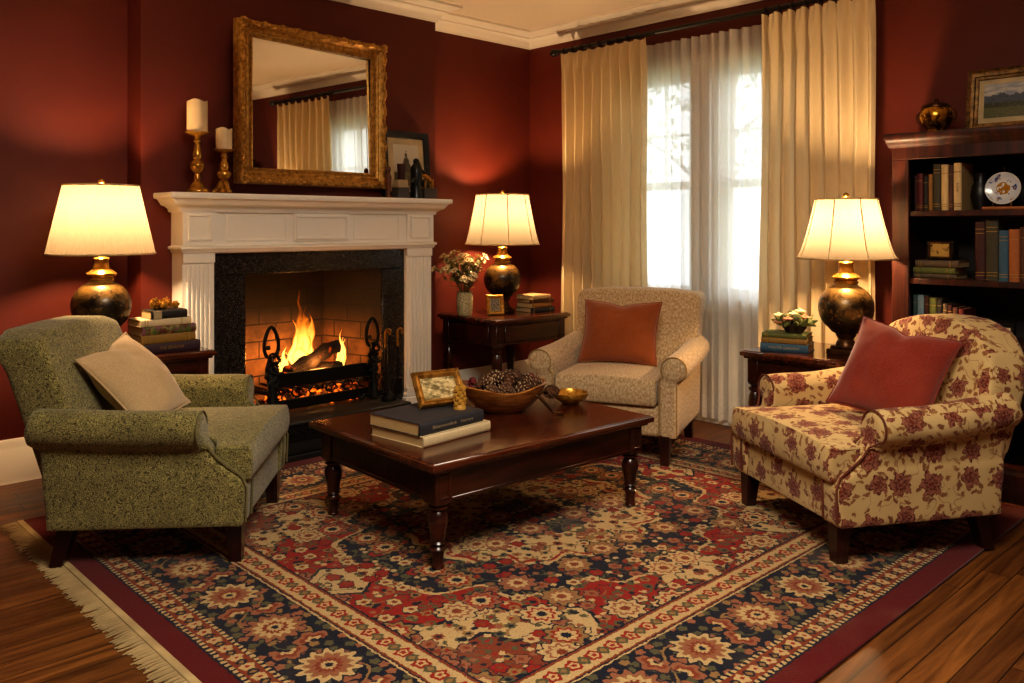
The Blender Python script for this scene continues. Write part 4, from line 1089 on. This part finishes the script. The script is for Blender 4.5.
for (x, y, z), m, lab in (((-.135, .035, .115), m_dried, 'dark red dried flower at the left rim of the pinecone bowl'), ((.135, .045, .125), m_dried, 'red dried flower at the right rim of the pinecone bowl'), ((-.115, -.03, .105), m_dried2, 'brown dried seed pod in the front left of the pinecone bowl')):
    dried((BXc + x * ca - y * sa, BYc + x * sa + y * ca, ZT + z + .02), m, lab, .038)
hk = thing('twig_ornament', 'curved bronze twig with a pinecone tip leaning against the wooden bowl', 'ornament', (2.735, 2.625, ZT))
a = MB(); a.tube([(-.055, .035, .085), (-.035, .015, .075), (-.012, -.012, .035), (.002, -.03, .008), (.028, -.055, .006), (.040, -.06, .009)], [.007, .009, .007, .006, .006, .003], 10); a.tube([(-.045, .022, .082), (.0, .03, .095), (.03, .035, .085)], [.007, .007, .006], 8); obj('twig', a, m_darkbrass, hk)
a = MB()
for k in range(60):
    u = k / 60; z = u * .075; rad = .028 * math.sin(PI * (.15 + u * .8)); an = k * 2.4
    a.ball((.025 + z, .035 + rad * math.cos(an) * .9, .085 + rad * math.sin(an) * .9), .008, 6, 4)
a.ball((.06, .035, .085), .026, 10, 8, (1.2, 1, 1)); obj('cone_tip', a, m_dried2, hk)
t = thing('brass_bowl', 'small shallow brass bowl on the coffee table near the beige armchair', 'bowl', (2.965, 2.70, ZT))
a = MB(); a.lathe([(0, 0), (.038, 0), (.042, .006), (.066, .020), (.082, .040), (.086, .054), (.082, .055), (.076, .042), (.055, .022), (0, .014)], 40); obj('vessel', a, m_gold2, t)

# ------------------------------------------------------------------ armchairs
def arm_mesh(sx, scroll, rise, fr=.34):
    mb = MB(); n = 10
    if scroll: poly = [(-.33, .15), (.36, .15), (.367, .30), (.345, .345), (.30, .375), (.25, .42), (.22, .47), (.21, .54), (-.37, .54 + rise)]
    else: poly = [(-.33, .15), (fr + .005, .15), (fr, .54), (-.37, .54 + rise)]
    mb.prism(poly, sx * .30, sx * .395, 'x')
    if scroll: mb.prism([(-.33, .15), (.36, .15), (.367, .30), (.335, .34), (.215, .36), (-.34, .36)], sx * .28, sx * .40, 'x')
    yf = .20 if scroll else fr
    pts, rad = [], []
    for i in range(n + 1):
        u = i / n; y = -.385 + (yf + .385) * u; z = .525 + rise * max(0, 1 - u * 1.5) ** 1.4; pts.append((sx * (.372 + .008 * u), y, z)); rad.append(.074 if i < n else .070)
    pts.append((sx * .38, yf + .014, .525)); rad.append(.05)
    mb.tube(pts, rad, 20)
    return soften(mb, .011, 5)
def armchair(lab, loc, rz, mf, mp, scroll, rise, backkind, pipe=True):
    t = thing('armchair', lab, 'armchair', loc, rz); t.scale = (1, 1, .945)
    for ix in (-1, 1):
        for iy in (-1, 1):
            l = MB(); x, y = ix * .325, (.312 if iy > 0 else -.275); rk = -.042 if iy < 0 else .008
            vs = []
            for z, hw, k in ((.165, .032, 0), (.0, .022, 1)):
                for a, b in ((-1, -1), (1, -1), (1, 1), (-1, 1)): vs.append((x + a * hw + ix * .006 * k, y + b * hw + rk * k, z))
            l.add(vs, [(0, 1, 2, 3), (7, 6, 5, 4), (0, 4, 5, 1), (1, 5, 6, 2), (2, 6, 7, 3), (3, 7, 4, 0)]); obj('leg', l, m_leg, t)
    b = MB(); b.box(-.36, .36, -.33, .350 if scroll else .335, .148, .315); obj('base', soften(b, .014, 4), mf, t, uv=True)
    # back: outline in x-z, reclined
    if backkind == 'crest': pl = [(-.37, .20), (.37, .20), (.385, .56), (.375, .68), (.335, .78), (.25, .855), (.13, .895), (0, .905), (-.13, .895), (-.25, .855), (-.335, .78), (-.375, .68), (-.385, .56)]
    elif backkind == 'square': pl = [(-.365, .20), (.365, .20), (.385, .55), (.395, .85), (.375, .885), (.20, .90), (0, .905), (-.20, .90), (-.375, .885), (-.395, .85), (-.385, .55)]
    else: pl = [(-.36, .20), (.36, .20), (.36, .55), (.365, .82), (.345, .87), (.24, .90), (0, .905), (-.24, .90), (-.345, .87), (-.365, .82), (-.36, .55)]
    b = MB(); b.prism(pl, -.085, .085, 'y')
    tl = R(18)
    def rec(c):
        x, y, z = c
        if y > 0: y += .022 * max(0, 1 - (x / .36) ** 2) * max(0, math.sin(PI * min(1, max(0, (z - .3) / .62))))
        zz = z - .20; k = max(0, zz - .05)
        y2 = y - math.sin(tl) * k - (.10 * max(0, zz - .55) if y < 0 else 0); z2 = .20 + zz * 1.0 - .0 * k
        return (x, -.255 + y2, z2)
    obj('backrest', soften(b, .014, 12, rec), mf, t, uv=True)
    for sx in (-1, 1): obj('arm', arm_mesh(sx, scroll, rise), mf, t, uv=True)
    # seat cushion
    b = MB()
    if scroll: pl = [(-.275, -.22), (.275, -.22), (.278, .22), (.30, .24), (.365, .25), (.372, .375), (-.372, .375), (-.365, .25), (-.30, .24), (-.278, .22)]
    else: pl = [(-.285, -.22), (.285, -.22), (.285, .355), (-.285, .355)]
    b.prism(pl, .318, .452, 'z')
    def puff(c):
        x, y, z = c; k = max(0, 1 - (x / .37) ** 2) * max(0, 1 - ((y - .08) / .36) ** 4)
        if z > .385: z += .030 * k
        if y > .3: y += .012 * max(0, 1 - ((z - .385) / .07) ** 2)
        return (x, y, z)
    st = obj('seat_cushion', soften(b, .011, 5, puff), mf, t, uv=True)
    if pipe:
        pp = MB()
        def ring(z, o):
            P2 = inset(pl, -o); out = []
            for i in range(len(P2)):
                a, c = P2[i], P2[(i + 1) % len(P2)]
                for k in range(6): q = a.lerp(c, k / 6); kk = max(0, 1 - (q.x / .37) ** 2) * max(0, 1 - ((q.y - .08) / .36) ** 4); out.append((q.x, q.y, z + (.030 * kk if z > .4 else 0)))
            return out
        pp.tube(ring(.440, -.005), .0045, 6, True); pp.tube(ring(.330, -.005), .0045, 6, True)
        obj('seat_piping', pp, mp, st)
    # arm front piping
    for sx in (-1, 1):
        pp = MB(); yf = .207 if scroll else .346
        pts = [(sx * (.38 + .068 * math.cos(a)), yf, .525 + .068 * math.sin(a)) for a in [(-.6 + (PI + 1.2) * i / 16) if sx > 0 else (-.6 + (PI + 1.2) * i / 16) for i in range(17)]]
        if scroll:
            lo = [(.237, .455), (.267, .415), (.315, .378), (.357, .345), (.371, .30), (.367, .17)]
            A_ = [(sx * .305, y, z) for y, z in reversed(lo)]; B_ = [(sx * .393, y, z) for y, z in lo]
            ends = ([pts[-1], pts[0]] if sx > 0 else [pts[0], pts[-1]])
            mid = pts if pts[0][0] * sx < pts[-1][0] * sx else pts[::-1]
            pp.tube(A_ + mid + B_, .0045, 6)
        else:
            mid = pts if pts[0][0] * sx < pts[-1][0] * sx else pts[::-1]
            pp.tube([(sx * .302, yf, .16), (sx * .302, yf, .46)] + mid + [(sx * .396, yf, .46), (sx * .396, yf, .16)], .004, 6)
        obj('arm_piping', pp, mp, t)
    return t
def ang(fx, fy): return math.atan2(fy, fx) - PI / 2
armchair('green woven armchair with rolled arms in front of the pleated lamp', (1.402, 3.435, RZ), ang(.772, -.636), m_green, m_piping_g, True, .015, 'round')
armchair('cream armchair with maroon floral print in front of the bookcase', (3.472, 1.55, RZ), ang(-.862, .508), m_floral, m_piping_f, True, .045, 'crest')
bch = armchair('mottled beige armchair with scroll arms in front of the window', (3.768, 3.04, RZ), ang(-.916, -.402), m_beige, m_piping_b, False, .03, 'square'); bch.scale = (.965, 1, .945)

def pillow(lab, w, h, tk, m, mtx, seed=0):
    mb = MB(); n = 36; dip = 0.05 * h
    def side(sg):
        def f(i, j):
            u, v = i * 2 - 1, j * 2 - 1
            x = u * w / 2 * (1 - .09 * (1 - v * v) * abs(u) ** 3); z = v * h / 2 * (1 - .09 * (1 - u * u) * abs(v) ** 3)
            k = max(0, (1 - abs(u) ** 2.2) * (1 - abs(v) ** 2.2)) ** .72
            z -= dip * max(0, v) ** 2 * math.exp(-(u / .22) ** 2)
            y = sg * tk / 2 * k
            y -= sg * .02 * max(0, v) * math.exp(-(u / .16) ** 2) * k
            y += .012 * k * mnoise.noise(Vector((u * 2 + seed, v * 2, sg))) + .004 * k * mnoise.noise(Vector((u * 7 + seed, v * 5, sg)))
            return (x, y, z)
        return f
    mb.grid(side(1), n, n); mb.grid(side(-1), n, n); bmesh.ops.remove_doubles(mb.bm, verts=mb.bm.verts[:], dist=1e-5)
    o = thing('throw_pillow', lab, 'pillow'); o.matrix_world = mtx
    obj('cover', mb, m, o, ang=180)
    pp = MB(); pts = []
    for a, b in (((-1, -1), (1, -1)), ((1, -1), (1, 1)), ((1, 1), (-1, 1)), ((-1, 1), (-1, -1))):
        for k in range(12):
            s = k / 12; u, v = a[0] + (b[0] - a[0]) * s, a[1] + (b[1] - a[1]) * s
            pts.append((u * w / 2 * (1 - .09 * (1 - v * v) * abs(u) ** 3), 0, v * h / 2 * (1 - .09 * (1 - u * u) * abs(v) ** 3) - dip * max(0, v) ** 2 * math.exp(-(u / .22) ** 2)))
    pp.tube(pts, .004, 6, True); obj('seam', pp, m, o)
    return o
def seat_mtx(loc, rz, x, y, z, yaw, lean, roll):   # pillow in chair space: lean back by 'lean', rolled in its own plane
    return Matrix.Translation(loc) @ Matrix.Rotation(rz, 4, 'Z') @ Matrix.Translation((x, y, z)) @ Matrix.Rotation(yaw, 4, 'Z') @ Matrix.Rotation(lean, 4, 'X') @ Matrix.Rotation(roll, 4, 'Y')
pillow('oatmeal linen pillow leaning back in the green armchair', .40, .40, .19, m_pil_lin, seat_mtx((1.402, 3.435, RZ), ang(.772, -.636), .02, -.15, .605, R(-12), R(40), R(10)), 1)
pillow('rust orange velvet pillow in the beige armchair', .46, .37, .19, m_pil_rust, seat_mtx((3.768, 3.04, RZ), ang(-.916, -.402), .03, -.07, .625, R(0), R(22), R(0)), 2)
pillow('dark red velvet pillow leaning in the floral armchair', .43, .41, .20, m_pil_red, seat_mtx((3.472, 1.55, RZ), ang(-.862, .508), -.05, -.12, .63, R(28), R(28), R(-10)), 3)

# ------------------------------------------------------------------ rug
rg = thing('persian_rug', 'red and navy Persian rug with cream fringe under the coffee table', 'rug', (2.585, 2.55, 0))
rm = MB(); nx, ny = 60, 56
rm.box(-1.615, 1.615, -1.45, 1.45, .001, RZ, .003)
obj('pile', rm, m_rug, rg)
fr = MB(); rr = random.Random(6)
n = 420
for k in range(n):
    y = -1.445 + 2.89 * k / (n - 1); l = .062 + rr.random() * .028; dy = (rr.random() - .5) * .02
    fr.tube([(-1.612, y, .008), (-1.612 - l * .5, y + dy * .4, .007), (-1.612 - l, y + dy, .004)], [.0035, .0033, .002], 4)
fr.box(-1.625, -1.60, -1.448, 1.448, .001, .0135, .002)
obj('fringe', fr, m_fringe, rg)

# ------------------------------------------------------------------ curtains
XC = 4.545
rod = thing('curtain_rod', 'black metal curtain rod above the window', 'curtain rod', (XC, 3.06, 2.515))
a = MB(); a.tube([(0, -1.20, 0), (0, 1.20, 0)], .016, 14); obj('rod', a, m_rodm, rod)
for s in (-1, 1):
    a = MB(); a.lathe([(0, 0), (.02, 0), (.022, .012), (.014, .02), (.026, .035), (.03, .05), (.022, .068), (0, .074)], 16, mtx=Matrix.Translation((0, s * 1.195, 0)) @ Matrix.Rotation(-s * PI / 2, 4, 'X')); obj('finial', a, m_rodm, rod)
    a = MB(); a.tube([(0, s * 1.15, 0), (X1 - XC, s * 1.15, 0)], .009, 8); a.lathe([(0, 0), (.03, 0), (.03, .008), (0, .008)], 14, mtx=Matrix.Translation((X1 - XC - .008, s * 1.15, 0)) @ Matrix.Rotation(PI / 2, 4, 'Y')); obj('bracket', a, m_rodm, rod)
for y in [3.53 + k * .083 for k in range(9)] + [2.0 + k * .083 for k in range(8)]:
    a = MB(); a.tube([(.024 * math.cos(t_), y - 3.06, .024 * math.sin(t_) - .006) for t_ in [2 * PI * i / 14 for i in range(14)]], .004, 6, True); obj('ring', a, m_rodm, rod)
def drape(lab, ya, yb, folds, seed, z1=2.475):
    t = thing('curtain', lab, 'curtain', (XC - .03, (ya + yb) / 2, 0)); w_ = yb - ya; rr = random.Random(seed)
    ph = [rr.uniform(-.6, .6) for _ in range(folds + 2)]; am = [rr.uniform(.75, 1.25) for _ in range(folds + 2)]
    mb = MB(); nu = folds * 16
    def f(u, v):
        z = v * z1; k = u * folds; i = int(k); fr_ = k - i
        a = .040 * (am[i] * (1 - fr_) + am[i + 1] * fr_); p = (ph[i] * (1 - fr_) + ph[i + 1] * fr_)
        top = max(0, (v - .955) / .045)
        wv = math.sin(2 * PI * k + p * (1 - v) * .8)
        sq = (abs(wv) ** .7) * (1 if wv > 0 else -1)
        x = -a * sq * (1 - .45 * top) * (.8 + .3 * (1 - v)) + .008 * math.sin(v * 9 + i)
        if top > 0: x -= .012 * top * math.cos(2 * PI * k * 3)
        pinch = math.sin(2 * PI * k) * .012 * math.exp(-((v - .955) / .03) ** 2)
        y = (u - .5) * w_ * (1 + .04 * (1 - v)) + .014 * math.sin(2 * PI * k * 2 + 1) * (1 - v) + pinch
        zz = z if v < .999 else z1 + .012 * math.cos(2 * PI * k)
        return (x, y, max(.008, zz))
    mb.grid(f, nu, 40)
    obj('cloth', mb, m_curt, t, ang=180)
drape('cream pleated curtain panel on the side of the fireplace corner', 3.435, 4.19, 9, 3)
drape('cream pleated curtain panel behind the bronze lamp beside the bookcase', 1.925, 2.585, 8, 5)
def sheer(lab, ya, yb, folds, seed):
    t = thing('sheer_curtain', lab, 'sheer curtain', (XC + .045, (ya + yb) / 2, 0)); w_ = yb - ya; mb = MB(); z1 = 2.45; rr = random.Random(seed); ph = rr.random() * 6
    def f(u, v):
        k = u * folds; am = .018 + .010 * math.sin(u * 9 + ph)
        x = -am * math.sin(2 * PI * k + .7 * math.sin(u * 13 + ph)) - .008 * math.sin(4 * PI * k + ph) * (1 - v)
        return (x, (u - .5) * w_ * (1 + .03 * (1 - v)), max(.03 + .012 * abs(math.sin(u * folds * 6)), v * z1))
    mb.grid(f, folds * 14, 30); obj('cloth', mb, m_sheer, t, ang=180)
sheer('white sheer curtain with lace hem over the window half nearest the fireplace', 3.035, 3.60, 8, 2)
sheer('white sheer curtain with lace hem over the window half nearest the bookcase', 2.45, 3.034, 8, 4)

# ------------------------------------------------------------------ bookcase
KX = 4.285; KY0, KY1 = .86, 1.742; KH = 1.70
bc = thing('bookcase', 'tall dark mahogany bookcase against the red wall behind the floral armchair', 'bookcase', (KX, (KY0 + KY1) / 2, 0))
def ky(y): return y - (KY0 + KY1) / 2
D = X1 - .005 - KX
for y0_, y1_ in ((KY0, KY0 + .03), (KY1 - .03, KY1)): a = MB(); a.box(.0, D, ky(y0_), ky(y1_), 0, KH - .04, .002); obj('side_panel', a, m_case, bc)
a = MB(); a.box(-.012, .012, ky(KY1 - .082), ky(KY1), .14, KH - .13, .003); a.box(-.012, .012, ky(KY0), ky(KY0 + .082), .14, KH - .13, .003); a.box(-.012, .012, ky(KY0), ky(KY1), KH - .13, KH - .03, .003); obj('face_frame', a, m_case, bc)
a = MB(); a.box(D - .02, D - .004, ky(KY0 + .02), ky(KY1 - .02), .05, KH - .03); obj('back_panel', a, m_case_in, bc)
def cornice(prof):
    mb = MB(); vs = []; k = len(prof)
    for d, z in prof: vs += [(D, ky(KY0) - d, z), (-d, ky(KY0) - d, z), (-d, ky(KY1) + d, z), (D, ky(KY1) + d, z)]
    fs = [(i * 4 + j, i * 4 + j + 1, (i + 1) * 4 + j + 1, (i + 1) * 4 + j) for i in range(k - 1) for j in range(3)] + [(0, 1, 2, 3), tuple((k - 1) * 4 + j for j in range(4))]
    mb.add(vs, fs); return mb
obj('cornice', cornice([(.004, 1.625), (.014, 1.63), (.018, 1.642), (.022, 1.65), (.025, 1.664), (.032, 1.672), (.034, 1.69), (.028, 1.70)]), m_case, bc)
obj('plinth', cornice([(.03, 0), (.03, .12), (.022, .13), (.016, .15), (.006, .155)]), m_case, bc)
for z in (1.32, .99, .705, .40, .145):
    a = MB(); a.box(.004, D - .02, ky(KY0 + .03), ky(KY1 - .03), z - .028, z, .003); obj('shelf', a, m_case, bc)
SX = 4.345
def row(y, z, items, grp):
    for w_, h, m, b, kw in items:
        lab = kw.pop('lab'); book(lab, (SX + kw.pop('in_', 0), y - w_ / 2, z), R(-90), h, .17, w_, m, True, b, group=grp, **kw); y -= w_ + kw.get('gap', .0015)
S = 'top bookcase shelf'
row(1.672, 1.32, [(.020, .175, BC['dkred'], 0, dict(lab='thin dark maroon book against the bookcase side on its top shelf', in_=.02)), (.030, .183, BC['red'], 3, dict(lab='deep red book on the top bookcase shelf')), (.022, .17, BC['black'], 3, dict(lab='short black book on the top bookcase shelf')),
               (.020, .178, BC['tan'], 0, dict(lab='narrow tan book on the top bookcase shelf')), (.036, .227, BC['olive'], 4, dict(lab='tall dark olive book on the top bookcase shelf')), (.033, .222, BC['cream'], 3, dict(lab='tall cream book between the olive and brown books', lc=m_goldleaf)),
               (.020, .215, BC['brown'], 3, dict(lab='slim brown book between the two tall cream books')), (.036, .228, BC['cream'], 3, dict(lab='tall cream book at the end of the top shelf row', title='ROMA', lc=BC['brown']))], 'books standing on the top bookcase shelf')
t = thing('dark_vase', 'small black vase in the shadow beside the painted plate', 'vase', (4.45, 1.392, 1.32)); a = MB(); a.lathe([(0, 0), (.03, 0), (.036, .02), (.046, .07), (.038, .12), (.022, .15), (.028, .18), (.024, .18), (.016, .15), (0, .1)], 20); obj('body', a, m_blackfr, t)
book('flat reddish brown book lying under the painted plate', (SX + .0, 1.22, 1.32), R(-90), .27, .20, .016, BC['orange'])
t = thing('decorative_plate', 'round blue and white painted plate on a wire stand in the bookcase', 'plate', (4.42, 1.285, 1.336 + .085), R(-90)); t.scale = (.83,) * 3
a = MB(); a.lathe([(0, 0), (.055, 0), (.075, .004), (.092, .012), (.092, .016), (.072, .009), (.05, .006), (0, .006)], 40, mtx=Matrix.Rotation(PI / 2, 4, 'X') @ Matrix.Scale(1, 4)); obj('plate', a, m_plate, t, rot=(R(-8), 0, 0))
a = MB()
for s in (-1, 1): a.tube([(s * .045, -.03, -.095), (s * .05, -.028, -.075), (s * .04, .012, -.10), (s * .02, .03, .0), (0, .03, .09)], .0028, 6)
a.tube([(0, .03, .09), (0, .02, .115)], .004, 6); a.ball((0, .02, .118), .008); a.tube([(-.045, -.02, -.1), (.045, -.02, -.1)], .0025, 6); obj('stand', a, m_darkbrass, t)
zz = .99
for lab, a_, d_, t_, m, b, dy in (('grey brown book at the bottom of the stack under the ornate box', .20, .16, .022, BC['grey'], 3, 0), ('olive green book in the stack under the ornate box', .195, .155, .030, BC['green'], 3, .004), ('brown book directly under the ornate box', .20, .16, .034, BC['grey'], 3, -.008)):
    book(lab, (SX, 1.565 + dy, zz), R(-90), a_, d_, t_, m, bands=b); zz += t_ + .001
t = thing('ornate_box', 'black box with a cream scrollwork panel on the stacked books', 'box', (4.42, 1.555, zz), R(-90)); a = MB(); a.box(-.062, .062, -.04, .04, 0, .095, .005); obj('case', a, m_boxm, t); a = MB(); a.rectframe(.085, .062, [(0, 0), (.003, .006), (.008, .006), (.011, 0)], (0, -.04, .048)); obj('rim', a, m_darkbrass, t)
row(1.385, .99, [(.044, .275, BC['dkred'], 4, dict(lab='tall dark red leather book on the middle bookcase shelf')), (.054, .285, BC['olive'], 4, dict(lab='thick tall olive brown book on the middle bookcase shelf')), (.040, .235, BC['blue'], 4, dict(lab='blue cloth book on the middle bookcase shelf')), (.044, .24, BC['orange'], 3, dict(lab='orange tan book on the middle bookcase shelf')),
              (.036, .25, BC['brown'], 3, dict(lab='brown book beside the orange tan book')), (.04, .23, BC['black'], 3, dict(lab='black book past the brown one on the middle shelf'))], 'books standing on the middle bookcase shelf')
row(1.668, .705, [(.018, .20, BC['teal'], 3, dict(lab='thin teal book against the bookcase side on the lower shelf')), (.032, .20, BC['pink'], 1, dict(lab='pale blue book with pink top on the lower shelf')), (.022, .195, BC['brown'], 3, dict(lab='brown book between the pale blue and green books')), (.034, .19, BC['green'], 3, dict(lab='green gold book on the lower bookcase shelf')),
               (.026, .19, BC['black'], 3, dict(lab='black book beside the green gold book on the lower shelf')), (.020, .165, BC['grey'], 3, dict(lab='short grey book on the lower bookcase shelf')), (.022, .16, BC['dkred'], 3, dict(lab='short dark red book on the lower bookcase shelf')), (.024, .15, BC['brown'], 1, dict(lab='short brown book beside the short dark red one')), (.026, .145, BC['red'], 1, dict(lab='short red brown book ending the lower shelf row'))], 'books standing on the lower bookcase shelf')
framed('desk_frame', 'small dark framed cream card standing on the lower bookcase shelf', 'frame', (4.40, 1.305, .706), R(-90), .115, .05, .018, m_blackfr, m_creamst, R(6), 0, True)
# on top of the bookcase
pt = thing('lidded_pot', 'round bronze lidded pot with ring handles on top of the bookcase', 'pot', (4.42, 1.585, KH))
a = MB(); a.lathe([(0, 0), (.048, 0), (.05, .008), (.04, .018), (.044, .024), (.066, .045), (.080, .075), (.078, .105), (.064, .128), (.06, .132), (0, .132)], 36); obj('body', a, m_vessel, pt)
a = MB(); a.lathe([(0, .130), (.066, .130), (.066, .136), (.05, .148), (.02, .156), (.008, .160), (.012, .168), (.008, .176), (0, .178)], 30); obj('lid', a, m_darkbrass, pt)
for s in (-1, 1): a = MB(); a.tube([(0, s * (.072 + .022 * math.sin(u)), .085 + .03 * math.cos(u)) for u in [2 * PI * i / 16 for i in range(16)]], .0035, 6, True); obj('handle', a, m_darkbrass, pt)
framed('landscape_painting', 'landscape painting in a gilt frame leaning on the wall atop the bookcase', 'painting', (4.56, 1.245, KH), R(-90), .40, .225, .045, m_dull, m_land, R(8), .028,
       prof=[(-.004, .004), (0, .010), (.010, .014), (.014, .022), (.026, .026), (.034, .022), (.045, .030), (.045, -.006), (-.004, -.006)])

# ------------------------------------------------------------------ light
def light(name, kind, loc, energy, color, rot=(0, 0, 0), **kw):
    li = bpy.data.lights.new(name, kind); li.energy = energy; li.color = color
    for k, v in kw.items(): setattr(li, k, v)
    o = bpy.data.objects.new(name, li); COL.objects.link(o); o.location = loc; o.rotation_euler = rot; return o
light('fire_light', 'POINT', (2.62, 4.64, .46), 9, (1, .40, .09), shadow_soft_size=.05)
light('hearth_glow', 'POINT', (2.62, 4.37, .45), 4, (1, .40, .09), shadow_soft_size=.05)
light('ceiling_fill', 'AREA', (1.2, .8, HC - .02), 80, (1, .88, .71), (0, 0, 0), shape='DISK', size=1.4)  # added fill light, out of view, brightens the room; no fixture modelled
pl_ = light('window_portal', 'AREA', (X1 + .14, 3.085, 1.52), 1, (1, 1, 1), (0, R(90), 0), shape='RECTANGLE', size=1.44, size_y=1.23); pl_.data.cycles.is_portal = True
wd = bpy.data.worlds.new('sky'); SC.world = wd; wd.use_nodes = True; NT = wd.node_tree
bg = NT.nodes['Background']
z = sep(coord('Generated'))[2]
put(bg.inputs[0], mix(SS(z, -.1, .5), 'dce4ea', 'e4edf8')); bg.inputs[1].default_value = 4.4

# ------------------------------------------------------------------ camera
cd = bpy.data.cameras.new('camera'); cam = bpy.data.objects.new('camera', cd); COL.objects.link(cam)
cam.location = (0, 0, 1.25); cam.rotation_euler = (R(90), 0, -math.atan2(.6915, .7224))
cd.sensor_width = 36; cd.lens = 850 / 1024 * 36; cd.shift_y = -116.5 / 1024; cd.clip_start = .05
SC.camera = cam
SC.view_settings.view_transform = 'Standard'
SC.view_settings.look = 'Medium High Contrast'
SC.view_settings.exposure = 0.35
SC.cycles.max_bounces = 10; SC.cycles.transparent_max_bounces = 24; SC.cycles.diffuse_bounces = 5
SC.cycles.sample_clamp_indirect = 6.0
